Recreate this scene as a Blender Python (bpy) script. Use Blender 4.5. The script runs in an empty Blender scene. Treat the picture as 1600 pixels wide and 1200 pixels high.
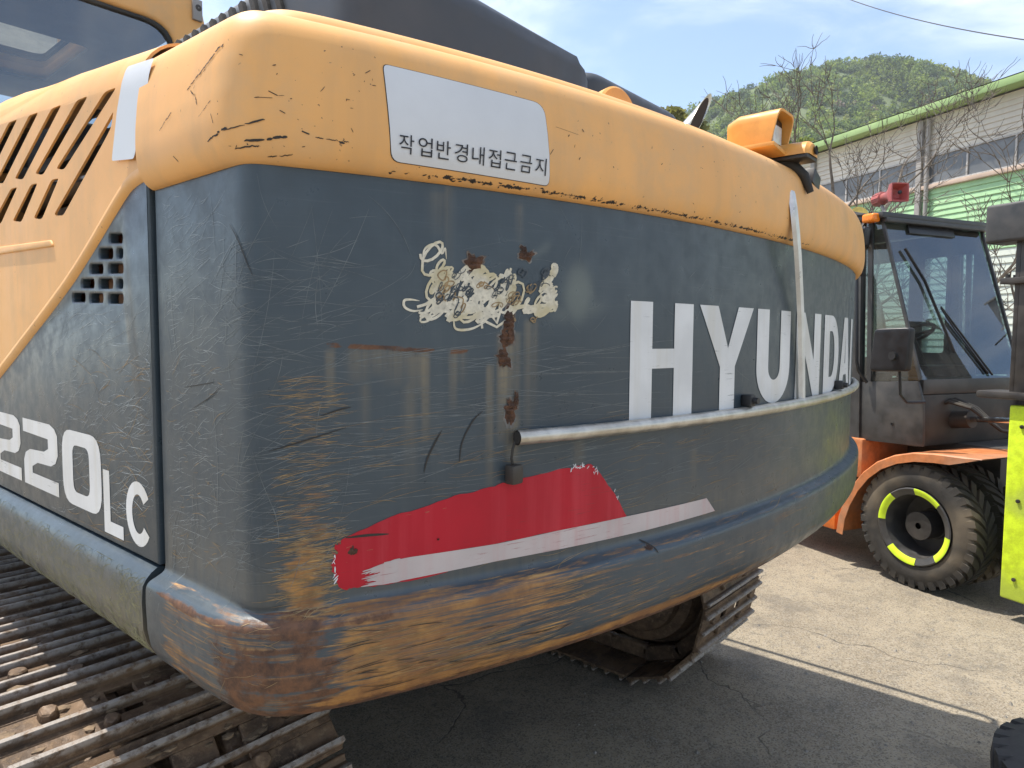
import bpy, bmesh, math, random
import numpy as np
from mathutils import Vector, Matrix
random.seed(7); rng = np.random.default_rng(11)
R = math.radians
scene = bpy.context.scene
COL = scene.collection

# ------------------------------------------------------------------ camera
PITCH, ROLL, TH, FPX, EYE = -0.06649, 0.005723, 0.70665, 1085.0, 1.6
cam_d = bpy.data.cameras.new("camera"); cam = bpy.data.objects.new("camera", cam_d); COL.objects.link(cam)
cam_d.sensor_width = 36.0; cam_d.lens = 36.0 * FPX / 1600.0
cam_d.clip_start = 0.05; cam_d.clip_end = 3000
fw = Vector((math.cos(TH) * math.cos(PITCH), math.sin(TH) * math.cos(PITCH), math.sin(PITCH)))
right = Vector((math.sin(TH), -math.cos(TH), 0)); upv = right.cross(fw)
c_, s_ = math.cos(ROLL), math.sin(ROLL)
r2 = right * c_ + upv * s_; u2 = upv * c_ - right * s_
cam.matrix_world = Matrix(((r2.x, u2.x, -fw.x, 0), (r2.y, u2.y, -fw.y, 0), (r2.z, u2.z, -fw.z, EYE), (0, 0, 0, 1)))
scene.camera = cam

# ------------------------------------------------------------------ world and sun
SUN_TRAVEL = Vector((0.107, -0.40, -1.0)).normalized()
SUN_EL = math.asin(-SUN_TRAVEL.z); SUN_AZ = math.atan2(-SUN_TRAVEL.x, -SUN_TRAVEL.y)
world = bpy.data.worlds.new("World"); scene.world = world; world.use_nodes = True
wn = world.node_tree; wn.nodes.clear()
def wnode(t, **k):
    n = wn.nodes.new(t)
    for a, b in k.items(): setattr(n, a, b)
    return n
sky = wnode("ShaderNodeTexSky", sky_type="NISHITA", sun_disc=False, sun_elevation=SUN_EL, sun_rotation=SUN_AZ,
            air_density=1.0, dust_density=0.9, ozone_density=1.4)
bg = wnode("ShaderNodeBackground"); bg.inputs[1].default_value = 0.115
wout = wnode("ShaderNodeOutputWorld")
tc = wnode("ShaderNodeTexCoord"); mp = wnode("ShaderNodeMapping"); mp.inputs["Scale"].default_value = (1.0, 1.0, 3.2)
mp.inputs["Rotation"].default_value = (0.25, 0.3, 0.5)
cn = wnode("ShaderNodeTexNoise"); cn.inputs["Scale"].default_value = 2.3; cn.inputs["Detail"].default_value = 7; cn.inputs["Roughness"].default_value = 0.58; cn.inputs["Distortion"].default_value = 0.7
cr = wnode("ShaderNodeMapRange", interpolation_type="SMOOTHSTEP"); cr.inputs[1].default_value = 0.36; cr.inputs[2].default_value = 0.72; cr.inputs[3].default_value = 0.0; cr.inputs[4].default_value = 0.72
cm = wnode("ShaderNodeMix", data_type="RGBA"); cm.inputs[7].default_value = (6.3, 6.5, 6.8, 1)
L = wn.links.new
L(tc.outputs["Generated"], mp.inputs[0]); L(mp.outputs[0], cn.inputs["Vector"]); L(cn.outputs["Fac"], cr.inputs[0])
L(cr.outputs[0], cm.inputs[0]); L(sky.outputs[0], cm.inputs[6]); L(cm.outputs[2], bg.inputs[0]); L(bg.outputs[0], wout.inputs[0])
sun_d = bpy.data.lights.new("sun", "SUN"); sun_d.energy = 3.4; sun_d.angle = R(0.53); sun_d.color = (1.0, 0.94, 0.84)
sun = bpy.data.objects.new("sun", sun_d); COL.objects.link(sun); sun.location = (0, 0, 30)
sun.rotation_euler = SUN_TRAVEL.to_track_quat("-Z", "Y").to_euler()
vs = scene.view_settings; vs.view_transform = "Standard"; vs.look = "None"; vs.gamma = 1; vs.use_curve_mapping = False
vs.exposure = 1.12
scene.render.engine = "CYCLES"; scene.cycles.max_bounces = 6; scene.cycles.diffuse_bounces = 4; scene.cycles.glossy_bounces = 3; scene.cycles.transparent_max_bounces = 12
scene.cycles.use_denoising = True

# ------------------------------------------------------------------ photograph rays to places
def ray(px, py):
    x = (px - 800) / FPX; y = -(py - 600) / FPX
    d = r2 * x + u2 * y + fw
    return np.array(d)
def on_u(px, py, u): d = ray(px, py); return d * (u / d[0]) + [0, 0, EYE]
def on_v(px, py, v): d = ray(px, py); return d * (v / d[1]) + [0, 0, EYE]
def on_z(px, py, z): d = ray(px, py); return d * ((z - EYE) / d[2]) + [0, 0, EYE]
def on_depth(px, py, D): d = ray(px, py); return d * (D / (d[0] * math.cos(TH) + d[1] * math.sin(TH))) + [0, 0, EYE]
U0, HW, US = 1.8466, 1.3656, 0.481          # excavator centre line, half width, left side plane
def arc(s): return .5955 + .12366 * s ** 2 + .013947 * s ** 4
def rear(px, py, off=0.0):
    d = ray(px, py); ts = np.linspace(.3, 5, 9400); g = d[1] * ts - (off + arc(d[0] * ts - U0))
    i = np.where((g[:-1] < 0) & (g[1:] >= 0))[0]
    t = ts[i[0]] if len(i) else ts[np.argmax(g)]
    return d * t + [0, 0, EYE]

# ------------------------------------------------------------------ material helpers
class Mat:
    def __init__(s, name, rough=.5, metal=0.0, spec=.5):
        s.m = bpy.data.materials.new(name); s.m.use_nodes = True; s.t = s.m.node_tree
        s.b = s.t.nodes["Principled BSDF"]; s.b.inputs["Roughness"].default_value = rough
        s.b.inputs["Metallic"].default_value = metal; s.b.inputs["Specular IOR Level"].default_value = spec
    def n(s, t, ins=None, **k):
        n = s.t.nodes.new(t)
        for a, b in k.items(): setattr(n, a, b)
        for a, b in (ins or {}).items(): s.put(n.inputs[a], b)
        return n
    def put(s, sock, v):
        if isinstance(v, bpy.types.NodeSocket): s.t.links.new(v, sock)
        elif isinstance(v, bpy.types.Node): s.t.links.new(v.outputs[0], sock)
        else: sock.default_value = v
    def coord(s, kind="Object"):
        return s.n("ShaderNodeTexCoord").outputs[kind]
    def attr(s, name, out="Vector"):
        return s.n("ShaderNodeAttribute", attribute_name=name).outputs[out]
    def noise(s, vec, scale, detail=4, rough=.55, stretch=None, dist=0.0):
        if stretch: vec = s.n("ShaderNodeMapping", {"Vector": vec, "Scale": stretch}).outputs[0]
        return s.n("ShaderNodeTexNoise", {"Vector": vec, "Scale": scale, "Detail": detail, "Roughness": rough, "Distortion": dist}).outputs["Fac"]
    def rng(s, v, a, b, c=0.0, d=1.0, smooth=True):
        return s.n("ShaderNodeMapRange", {0: v, 1: a, 2: b, 3: c, 4: d}, interpolation_type="SMOOTHSTEP" if smooth else "LINEAR").outputs[0]
    def math(s, op, a, b=0.0, clamp=False):
        return s.n("ShaderNodeMath", {0: a, 1: b}, operation=op, use_clamp=clamp).outputs[0]
    def mix(s, f, a, b, mode="MIX"):
        return s.n("ShaderNodeMix", {0: f, 6: a, 7: b}, data_type="RGBA", blend_type=mode).outputs[2]
    def color(s, v): s.put(s.b.inputs["Base Color"], v)
    def rough(s, v): s.put(s.b.inputs["Roughness"], v)
    def bump(s, h, strength=.3, dist=.01):
        s.put(s.b.inputs["Normal"], s.n("ShaderNodeBump", {"Height": h, "Strength": strength, "Distance": dist}))
def C(r, g, b): return (r, g, b, 1.0)
MATS = {}
def simple(name, col, rough=.5, metal=0.0, var=.25, scale=18.0, bump=.0, dirt=None, dirt_amt=.5, spec=.5, emit=None):
    """plain painted or bare surface with mottling, dust and fine relief"""
    M = Mat(name, rough, metal, spec); co = M.coord()
    n1 = M.noise(co, scale, 6, .6); n2 = M.noise(co, scale * .17, 3)
    lo = tuple(c * (1 - var) for c in col) + (1,); hi = tuple(min(1, c * (1 + var)) for c in col) + (1,)
    c = M.mix(M.rng(n1, .3, .7), lo, hi)
    if dirt: c = M.mix(M.math("MULTIPLY", M.rng(n2, .42, .68), dirt_amt), c, C(*dirt))
    M.color(c); M.rough(M.rng(n1, .25, .75, max(.02, rough - .1), min(1, rough + .12)))
    if bump: M.bump(M.noise(co, scale * 4, 5), bump, .004)
    if emit: M.b.inputs["Emission Color"].default_value = C(*emit[0]); M.b.inputs["Emission Strength"].default_value = emit[1]
    MATS[name] = M.m; return M.m
def glass_mat(name, tint, gloss=.2, rough=.01):
    m = bpy.data.materials.new(name); m.use_nodes = True; t = m.node_tree; t.nodes.clear()
    o = t.nodes.new("ShaderNodeOutputMaterial"); mx = t.nodes.new("ShaderNodeMixShader")
    tr = t.nodes.new("ShaderNodeBsdfTransparent"); tr.inputs[0].default_value = C(*tint)
    gl = t.nodes.new("ShaderNodeBsdfGlossy"); gl.inputs["Roughness"].default_value = rough; gl.inputs[0].default_value = C(.9, .95, 1)
    fr = t.nodes.new("ShaderNodeFresnel"); fr.inputs[0].default_value = 1.5
    ma = t.nodes.new("ShaderNodeMath"); ma.operation = "MULTIPLY_ADD"; ma.use_clamp = True; ma.inputs[1].default_value = 1.4; ma.inputs[2].default_value = gloss
    nz = t.nodes.new("ShaderNodeTexNoise"); nz.inputs["Scale"].default_value = 3.0; nz.inputs["Detail"].default_value = 6
    tx = t.nodes.new("ShaderNodeTexCoord"); t.links.new(tx.outputs["Object"], nz.inputs["Vector"])
    df = t.nodes.new("ShaderNodeBsdfDiffuse"); df.inputs[0].default_value = C(.45, .42, .36)
    mr = t.nodes.new("ShaderNodeMapRange"); mr.inputs[1].default_value = .4; mr.inputs[2].default_value = .75; mr.inputs[3].default_value = .02; mr.inputs[4].default_value = .16
    m2 = t.nodes.new("ShaderNodeMixShader")
    t.links.new(nz.outputs["Fac"], mr.inputs[0]); t.links.new(mr.outputs[0], m2.inputs[0])
    t.links.new(fr.outputs[0], ma.inputs[0]); t.links.new(ma.outputs[0], mx.inputs[0])
    t.links.new(tr.outputs[0], mx.inputs[1]); t.links.new(gl.outputs[0], mx.inputs[2])
    t.links.new(mx.outputs[0], m2.inputs[1]); t.links.new(df.outputs[0], m2.inputs[2]); t.links.new(m2.outputs[0], o.inputs[0])
    MATS[name] = m; return m

# ------------------------------------------------------------------ object helpers
def empty(name, loc=(0, 0, 0), rz=0.0):
    o = bpy.data.objects.new(name, None); COL.objects.link(o); o.location = loc; o.rotation_euler = (0, 0, rz); o.empty_display_size = .2
    return o
def tag(o, label=None, cat=None, group=None, kind=None):
    for k, v in (("label", label), ("category", cat), ("group", group), ("kind", kind)):
        if v: o[k] = v
    return o
ABS = {}          # parents whose parts are modelled in world coordinates
def link(name, me, mat, parent=None, smooth=True, loc=None):
    o = bpy.data.objects.new(name, me); COL.objects.link(o)
    if mat is not None and not me.materials: me.materials.append(mat)
    if smooth:
        me.polygons.foreach_set("use_smooth", np.ones(len(me.polygons), bool))
        try: me.set_sharp_from_angle(angle=R(38))
        except Exception: pass
    if parent:
        o.parent = parent
        if parent.type == "EMPTY" and parent.name in ABS and loc is None: o.location = -Vector(parent.location)
    if loc is not None: o.location = loc
    return o
def from_py(name, V, F, mat, parent=None, smooth=True, loc=None):
    me = bpy.data.meshes.new(name); me.from_pydata([tuple(map(float, v)) for v in V], [], [tuple(map(int, f)) for f in F]); me.update()
    return link(name, me, mat, parent, smooth, loc)
def from_bm(name, bm, mat, parent=None, smooth=True, loc=None, recalc=True):
    if recalc: bmesh.ops.recalc_face_normals(bm, faces=bm.faces)
    me = bpy.data.meshes.new(name); bm.to_mesh(me); bm.free()
    return link(name, me, mat, parent, smooth, loc)
def bx(bm, a, b, bev=0.0, seg=2, rot=None, piv=None):
    a, b = np.minimum(a, b), np.maximum(a, b)
    r = bmesh.ops.create_cube(bm, size=1.0); vs_ = r["verts"]
    for v in vs_: v.co = Vector(((a[0] + b[0]) / 2 + v.co.x * (b[0] - a[0]), (a[1] + b[1]) / 2 + v.co.y * (b[1] - a[1]), (a[2] + b[2]) / 2 + v.co.z * (b[2] - a[2])))
    if bev:
        es = list({e for v in vs_ for e in v.link_edges})
        rr = bmesh.ops.bevel(bm, geom=es, offset=min(bev, .45 * float(min(b - a))), segments=seg, profile=.6, affect="EDGES")
        vs_ = list({v for f in rr["faces"] for v in f.verts} | {v for v in vs_ if v.is_valid})
    if rot is not None:
        bmesh.ops.rotate(bm, verts=vs_, cent=Vector(piv if piv is not None else (np.array(a) + b) / 2), matrix=rot)
    return vs_
def box(name, a, b, mat, parent=None, bev=.006, seg=2, rot=None, piv=None, loc=None):
    bm = bmesh.new(); bx(bm, np.array(a, float), np.array(b, float), bev, seg, rot, piv)
    return from_bm(name, bm, mat, parent, loc=loc)
def tube_vf(pts, rad, n=10, cap=True):
    pts = [Vector(p) for p in pts]; rad = [rad] * len(pts) if np.isscalar(rad) else list(rad)
    V, F = [], []; nrm = None
    for i, p in enumerate(pts):
        t = (pts[min(i + 1, len(pts) - 1)] - pts[max(i - 1, 0)]).normalized()
        if nrm is None: nrm = t.orthogonal().normalized()
        nrm = (nrm - t * nrm.dot(t)).normalized(); bn = t.cross(nrm)
        for k in range(n):
            a = 2 * math.pi * k / n; V.append(p + (nrm * math.cos(a) + bn * math.sin(a)) * rad[i])
    for i in range(len(pts) - 1):
        for k in range(n):
            F.append((i * n + k, i * n + (k + 1) % n, (i + 1) * n + (k + 1) % n, (i + 1) * n + k))
    if cap: F.append(tuple(range(n))[::-1]); F.append(tuple((len(pts) - 1) * n + k for k in range(n)))
    return V, F
def tube(name, pts, rad, mat, parent=None, n=12, cap=True, loc=None):
    V, F = tube_vf(pts, rad, n, cap); return from_py(name, V, F, mat, parent, loc=loc)
def revolve(name, prof, centre, axis, mat, parent=None, n=40, loc=None, a0=0.0, a1=2 * math.pi, closed_prof=False):
    """prof: (along axis, radius)"""
    ax = Vector(axis).normalized(); e1 = ax.orthogonal().normalized()
    if abs(ax.z) < .9: e1 = (Vector((0, 0, 1)) - ax * ax.z).normalized()
    e2 = ax.cross(e1); c = Vector(centre); V, F = [], []; full = abs(a1 - a0 - 2 * math.pi) < 1e-6; m = n if full else n + 1
    for i in range(m):
        a = a0 + (a1 - a0) * i / n
        for h, r in prof: V.append(c + ax * h + (e1 * math.cos(a) + e2 * math.sin(a)) * r)
    k = len(prof)
    for i in range(n):
        j = (i + 1) % m
        for q in range(k if closed_prof else k - 1):
            q2 = (q + 1) % k; F.append((i * k + q, j * k + q, j * k + q2, i * k + q2))
    return from_py(name, V, F, mat, parent, loc=loc)
def prism(name, poly, w0, w1, mat, parent=None, plane="uz", bev=0.0, loc=None):
    """polygon in a plane extruded along the third axis; plane 'vz' extrudes along u, 'uz' along v, 'uv' along z"""
    bm = bmesh.new()
    def P(a, b, w): return {"vz": (w, a, b), "uz": (a, w, b), "uv": (a, b, w)}[plane]
    vs_ = [bm.verts.new(P(a, b, w0)) for a, b in poly]; f = bm.faces.new(vs_)
    r = bmesh.ops.extrude_face_region(bm, geom=[f]); d = Vector(P(0, 0, w1 - w0))
    bmesh.ops.translate(bm, verts=[v for v in r["geom"] if isinstance(v, bmesh.types.BMVert)], vec=d)
    if bev: bmesh.ops.bevel(bm, geom=list(bm.edges), offset=bev, segments=2, profile=.6, affect="EDGES")
    return from_bm(name, bm, mat, parent, loc=loc)
def round_poly(pts, r, n=4):
    pts = [np.array(p, float) for p in pts]; out = []; N = len(pts)
    for i, p in enumerate(pts):
        a, b = pts[i - 1] - p, pts[(i + 1) % N] - p; la, lb = np.hypot(*a), np.hypot(*b)
        ri = r[i] if hasattr(r, "__len__") else r
        q = min(ri, la * .45, lb * .45); p0, p1 = p + a / la * q, p + b / lb * q
        for k in range(n + 1):
            t = k / n; out.append((1 - t) ** 2 * p0 + 2 * t * (1 - t) * p + t * t * p1)
    return out
def flat_bm(loops, thick=0.0, bev=0.0, bseg=2):
    """filled 2-D shape with holes (x, y) as bmesh; thick extrudes both ways in z"""
    cu = bpy.data.curves.new("tmp_outline", "CURVE"); cu.dimensions = "2D"; cu.fill_mode = "BOTH"
    cu.extrude = thick; cu.bevel_depth = bev; cu.bevel_resolution = bseg; cu.offset = -bev
    for lp in loops:
        sp = cu.splines.new("POLY"); sp.points.add(len(lp) - 1); sp.use_cyclic_u = True
        for q, p in zip(sp.points, lp): q.co = (p[0], p[1], 0, 1)
    return curve_bm(cu)
def curve_bm(cu):
    o = bpy.data.objects.new("tmp_outline", cu); COL.objects.link(o)
    dg = bpy.context.evaluated_depsgraph_get(); me = bpy.data.meshes.new_from_object(o.evaluated_get(dg))
    bm = bmesh.new(); bm.from_mesh(me); bpy.data.objects.remove(o); bpy.data.curves.remove(cu); bpy.data.meshes.remove(me)
    bmesh.ops.remove_doubles(bm, verts=bm.verts, dist=1e-5)
    return bm
def text_bm(body, size=1.0, spacing=1.0):
    cu = bpy.data.curves.new("tmp_text", "FONT"); cu.body = body; cu.size = size; cu.space_character = spacing; cu.resolution_u = 4
    return curve_bm(cu)
def cut_grid(bm, dx=0.0, dy=0.0):
    co = np.array([v.co[:2] for v in bm.verts]); lo, hi = co.min(0), co.max(0)
    for ax, d in ((0, dx), (1, dy)):
        if not d: continue
        for x in np.arange(math.ceil(lo[ax] / d) * d, hi[ax], d):
            p = [0, 0, 0]; nn = [0, 0, 0]; p[ax] = x; nn[ax] = 1
            bmesh.ops.bisect_plane(bm, geom=list(bm.verts) + list(bm.edges) + list(bm.faces), plane_co=p, plane_no=nn, dist=1e-6)
def smap(bm, fn):
    for v in bm.verts: v.co = Vector(fn(v.co.x, v.co.y, v.co.z))

# ------------------------------------------------------------------ materials
ORANGE, GREY = (.66, .33, .105), (.040, .050, .058)
def paint_orange():
    M = Mat("faded_orange_paint", .42, spec=.36); co = M.coord(); sz = M.attr("sz"); mk = M.attr("masks", "Color")
    sep = M.n("ShaderNodeSeparateColor", {0: mk})
    n1 = M.noise(co, 2.5, 4); n2 = M.noise(co, 60, 5, .6); n3 = M.noise(co, 9, 5, .65)
    c = M.mix(M.rng(n1, .3, .7), C(.82, .425, .14), C(.74, .38, .12))
    c = M.mix(M.math("MULTIPLY", M.rng(n3, .40, .70), .55), c, C(.62, .385, .19))
    vstr = M.noise(co, 14, 4, .6, (1, 1, .05))
    c = M.mix(M.math("MULTIPLY", M.rng(vstr, .46, .72), .26), c, C(.46, .285, .14))
    c = M.mix(M.math("MULTIPLY", M.rng(M.noise(co, 1.1, 6, .7), .5, .72), .35), c, C(.80, .50, .24))
    speck = M.rng(M.noise(co, 130, 2, .5), .715, .74)
    big = M.rng(M.noise(co, 7, 3), .5, .62)
    c = M.mix(M.math("MULTIPLY", M.math("MULTIPLY", speck, big), .8), c, C(.07, .05, .04))
    chip = M.rng(M.math("ADD", M.noise(co, 75, 5, .7), sep.outputs[0]), 1.0, 1.06)
    c = M.mix(chip, c, C(.035, .03, .028))
    rst = M.rng(M.math("ADD", M.noise(co, 40, 5, .7), sep.outputs[1]), 1.0, 1.2)
    c = M.mix(M.math("MULTIPLY", rst, .8), c, C(.28, .11, .035))
    M.color(c); M.rough(M.rng(n3, .3, .7, .46, .60)); M.bump(M.math("ADD", n2, M.math("MULTIPLY", chip, -2.0)), .035, .002)
    MATS["orange"] = M.m
paint_orange()
def paint_grey(masked=True):
    M = Mat("worn_slate_grey_paint" if masked else "slate_grey_paint", .33); co = M.coord(); sz = M.attr("sz")
    if not masked: sz = M.n("ShaderNodeMapping", {"Vector": co, "Rotation": (math.pi / 2, 0, 0)}).outputs[0]
    n1 = M.noise(co, 3, 4); n3 = M.noise(co, 26, 5, .65); fine = M.noise(co, 160, 3, .6)
    base = M.mix(M.rng(n1, .3, .7), C(.030, .046, .060), C(.046, .064, .078))
    run = M.noise(co, 34, 4, .6, (1, 1, .03))
    base = M.mix(M.math("MULTIPLY", M.rng(run, .5, .78), .20), base, C(.095, .115, .120))
    hl = M.noise(sz if masked else co, 1.0, 5, .7, (5, 260, 1) if masked else (5, 5, 260))
    base = M.mix(M.math("MULTIPLY", M.rng(hl, .54, .74), .22), base, C(.13, .15, .15))
    rough = M.rng(n3, .3, .7, .27, .44)
    if masked:
        mk = M.n("ShaderNodeAttribute", attribute_name="masks"); sep = M.n("ShaderNodeSeparateColor", {0: mk.outputs["Color"]})
        rust, wear, streak, spray = sep.outputs[0], sep.outputs[1], sep.outputs[2], mk.outputs["Alpha"]
        base = M.mix(M.math("MULTIPLY", spray, .75), base, C(.135, .155, .14))
        sv = M.noise(sz, 1.0, 4, .6, (70, 2.5, 1))
        base = M.mix(M.math("MULTIPLY", M.math("MULTIPLY", streak, M.rng(sv, .25, .6, .35, 1.0)), .85), base, C(.23, .185, .115))
        br = M.noise(sz, 1.0, 7, .75, (9, 210, 1), .25)
        br2 = M.noise(sz, 1.0, 5, .7, (3.5, 60, 1))
        wsum = M.math("ADD", M.math("ADD", M.math("MULTIPLY", br, .62), M.math("MULTIPLY", br2, .38)), M.math("MULTIPLY", wear, .62))
        wf = M.rng(wsum, .80, .93)
        goldc = M.mix(M.rng(n3, .3, .7), C(.40, .20, .055), C(.22, .105, .04))
        goldc = M.mix(M.rng(br, .52, .70), goldc, C(.46, .27, .10))
        goldc = M.mix(M.math("MULTIPLY", M.rng(M.noise(co, 6, 5, .65), .45, .65), .7), goldc, C(.20, .095, .04))
        base = M.mix(wf, base, goldc)
        rn = M.math("ADD", M.math("ADD", M.math("MULTIPLY", n3, .6), M.math("MULTIPLY", br, .4)), M.math("MULTIPLY", rust, .72))
        rf = M.rng(rn, .82, .98)
        rc = M.mix(M.rng(M.noise(co, 45, 6, .7), .32, .68), C(.058, .030, .020), C(.16, .073, .034))
        base = M.mix(rf, base, rc)
        rough = M.math("ADD", rough, M.math("MULTIPLY", M.math("MAXIMUM", rf, wf), .34), True)
        M.bump(M.math("ADD", M.math("MULTIPLY", fine, .25), M.math("MULTIPLY", M.math("MULTIPLY", rf, M.noise(co, 220, 5, .7)), .8)), .16, .003)
    else:
        M.bump(fine, .03, .002)
    M.color(base); M.rough(rough); MATS["grey" if masked else "grey_plain"] = M.m
paint_grey(True); paint_grey(False)
def track_steel():
    M = Mat("muddy_track_steel", .6, .25); co = M.coord(); g = M.n("ShaderNodeNewGeometry")
    oi = M.n("ShaderNodeObjectInfo").outputs["Random"]
    vec = M.n("ShaderNodeVectorMath", {0: co, 1: M.n("ShaderNodeCombineXYZ", {0: M.math("MULTIPLY", oi, 37.0), 1: M.math("MULTIPLY", oi, 11.0)})}, operation="ADD").outputs[0]
    n1 = M.noise(vec, 9, 6, .7); n2 = M.noise(vec, 55, 6, .7); n3 = M.noise(vec, 1.0, 4, .6, (4, 60, 60))
    c = M.mix(M.rng(n1, .35, .65), C(.065, .042, .027), C(.19, .120, .070))
    c = M.mix(M.rng(n2, .5, .72), c, C(.25, .175, .11))
    c = M.mix(M.math("MULTIPLY", M.rng(n3, .55, .75), .6), c, C(.085, .045, .026))
    worn = M.rng(M.attr("edge", "Fac"), .4, .9)
    c = M.mix(M.math("MULTIPLY", worn, M.rng(n2, .3, .6)), c, C(.34, .31, .28))
    M.color(c); M.rough(M.rng(n2, .3, .7, .45, .85)); M.bump(n2, .5, .006); MATS["track"] = M.m
track_steel()
def asphalt():
    M = Mat("weathered_asphalt", .88, spec=.3); co = M.coord()
    grain = M.n("ShaderNodeTexVoronoi", {"Vector": co, "Scale": 170.0}).outputs["Color"]
    gv = M.n("ShaderNodeSeparateColor", {0: grain}).outputs[0]
    n1 = M.noise(co, .55, 5, .6); n2 = M.noise(co, 3.2, 6, .65); n3 = M.noise(co, 90, 4, .6); n4 = M.noise(co, 14, 5, .65)
    c = M.mix(M.rng(n2, .3, .7), C(.215, .178, .128), C(.30, .252, .180))
    c = M.mix(M.math("MULTIPLY", M.rng(n1, .45, .68), .6), c, C(.37, .305, .205))
    c = M.mix(M.math("MULTIPLY", M.rng(n4, .48, .72), .7), c, C(.155, .138, .112))
    c = M.mix(M.math("MULTIPLY", M.rng(gv, .55, .95), .55), c, C(.33, .30, .25))
    c = M.mix(M.math("MULTIPLY", M.rng(gv, .38, .02), .55), c, C(.065, .058, .05))
    dv = M.n("ShaderNodeVectorMath", {0: co, 1: M.n("ShaderNodeVectorMath", {0: M.n("ShaderNodeTexNoise", {"Vector": co, "Scale": 2.2, "Detail": 5.0}).outputs["Color"], 1: (.5, .5, .5)}, operation="MULTIPLY").outputs[0]}, operation="ADD").outputs[0]
    ed = M.n("ShaderNodeTexVoronoi", {"Vector": dv, "Scale": .75}, feature="DISTANCE_TO_EDGE").outputs["Distance"]
    crk = M.math("MULTIPLY", M.rng(ed, .0050, .001), M.rng(M.noise(co, .8, 2), .42, .54))
    c = M.mix(M.math("MULTIPLY", crk, .75), c, C(.06, .055, .05))
    c = M.mix(M.math("MULTIPLY", M.rng(M.noise(co, 1.7, 6, .7), .52, .66), .5), c, C(.125, .112, .095))
    oil = M.rng(M.noise(co, 1.3, 4, .6), .60, .74)
    c = M.mix(M.math("MULTIPLY", oil, .6), c, C(.035, .033, .032))
    M.color(c)
    h = M.math("ADD", M.math("MULTIPLY", gv, .6), M.math("SUBTRACT", n3, M.math("MULTIPLY", crk, 1.5)))
    M.bump(h, .55, .006); MATS["asphalt"] = M.m
asphalt()
def foliage(name):
    M = Mat(name, .6, spec=.3); at = M.attr("tint", "Color"); n = M.noise(M.coord(), .8, 3)
    c = M.mix(M.rng(n, .3, .7, 0, .5), at, M.mix(.5, at, C(.03, .05, .015)))
    M.color(c); tl = M.n("ShaderNodeBsdfTranslucent", {"Color": c}); mx = M.n("ShaderNodeMixShader", {0: .5}); M.t.links.new(M.b.outputs[0], mx.inputs[1]); M.t.links.new(tl.outputs[0], mx.inputs[2])
    M.t.links.new(mx.outputs[0], M.t.nodes["Material Output"].inputs["Surface"])
    MATS[name] = M.m
foliage("leaves")
simple("dark_paint", (.020, .023, .026), .38, var=.3, dirt=(.10, .09, .075), dirt_amt=.35)
simple("hood_paint", (.040, .047, .056), .50, var=.15, dirt=(.10, .10, .10), dirt_amt=.25)
simple("black_rubber", (.018, .017, .016), .75, var=.3, dirt=(.09, .075, .055), dirt_amt=.5, bump=.2)
simple("tyre_rubber", (.032, .029, .025), .85, var=.35, scale=14, dirt=(.19, .15, .10), dirt_amt=.85, bump=.3)
simple("black_plastic", (.015, .015, .016), .42, var=.2)
simple("aluminium_conduit", (.55, .52, .46), .38, .75, var=.18, scale=40, dirt=(.36, .31, .23), dirt_amt=.5)
simple("chrome_rod", (.75, .75, .74), .15, 1.0, var=.05)
simple("brushed_steel", (.55, .52, .46), .28, .9, var=.2)
simple("white_sticker", (.62, .63, .64), .45, var=.05, scale=5, dirt=(.50, .49, .46), dirt_amt=.3)
simple("black_ink", (.012, .012, .016), .5, var=.1)
simple("white_decal", (.68, .68, .67), .42, var=.05, scale=9, dirt=(.48, .46, .42), dirt_amt=.4)
simple("pinkish_white_stripe", (.50, .44, .42), .5, var=.12, scale=30, dirt=(.38, .20, .18), dirt_amt=.5)
simple("red_decal", (.50, .008, .022), .5, var=.12, scale=12, dirt=(.38, .02, .03), dirt_amt=.6, spec=.25)
simple("scribble_paint", (.62, .57, .45), .6, var=.16, scale=120, dirt=(.48, .40, .20), dirt_amt=.7)
simple("flaked_primer", (.13, .105, .085), .7, var=.5, scale=90, dirt=(.22, .24, .24), dirt_amt=.6)
simple("scribble_gap", (.050, .062, .072), .5, var=.2, scale=40)
simple("rust", (.10, .048, .026), .9, var=.55, scale=70, dirt=(.045, .025, .018), dirt_amt=.8, bump=.9)
simple("scratch_light", (.135, .152, .156), .34, var=.3, scale=60)
simple("scratch_bright", (.27, .295, .30), .30, var=.3, scale=60)
simple("scratch_tan", (.27, .18, .085), .6, var=.3, scale=60)
simple("scratch_dark", (.028, .024, .020), .7, var=.3, scale=60)
simple("brown_interior", (.11, .06, .04), .7, var=.35, scale=10)
simple("vent_brown", (.34, .17, .09), .8, var=.4, scale=20)
simple("pale_conduit", (.66, .66, .64), .35, .35, var=.12, scale=30, dirt=(.45, .43, .38), dirt_amt=.4)
simple("dry_mud", (.19, .135, .085), .95, var=.35, scale=60, bump=.6)
simple("tan_pipe", (.30, .20, .12), .6, var=.3, scale=10)
simple("seal_foam", (.03, .027, .025), .9)
simple("work_orange", (.70, .33, .07), .45, var=.12, dirt=(.60, .36, .14), dirt_amt=.4)
simple("lamp_lens", (.62, .62, .58), .12, var=.15)
simple("amber_lens", (.85, .22, .01), .25, var=.1)
simple("forklift_orange", (.50, .17, .055), .48, var=.2, dirt=(.36, .22, .14), dirt_amt=.75, bump=.1)
simple("bright_orange", (.68, .16, .02), .42, var=.12, dirt=(.4, .15, .06), dirt_amt=.3)
simple("forklift_charcoal", (.040, .039, .038), .45, var=.25, dirt=(.12, .105, .09), dirt_amt=.5, bump=.05)
simple("mast_steel", (.035, .032, .030), .5, .2, var=.3, dirt=(.11, .09, .07), dirt_amt=.5, bump=.1)
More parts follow.
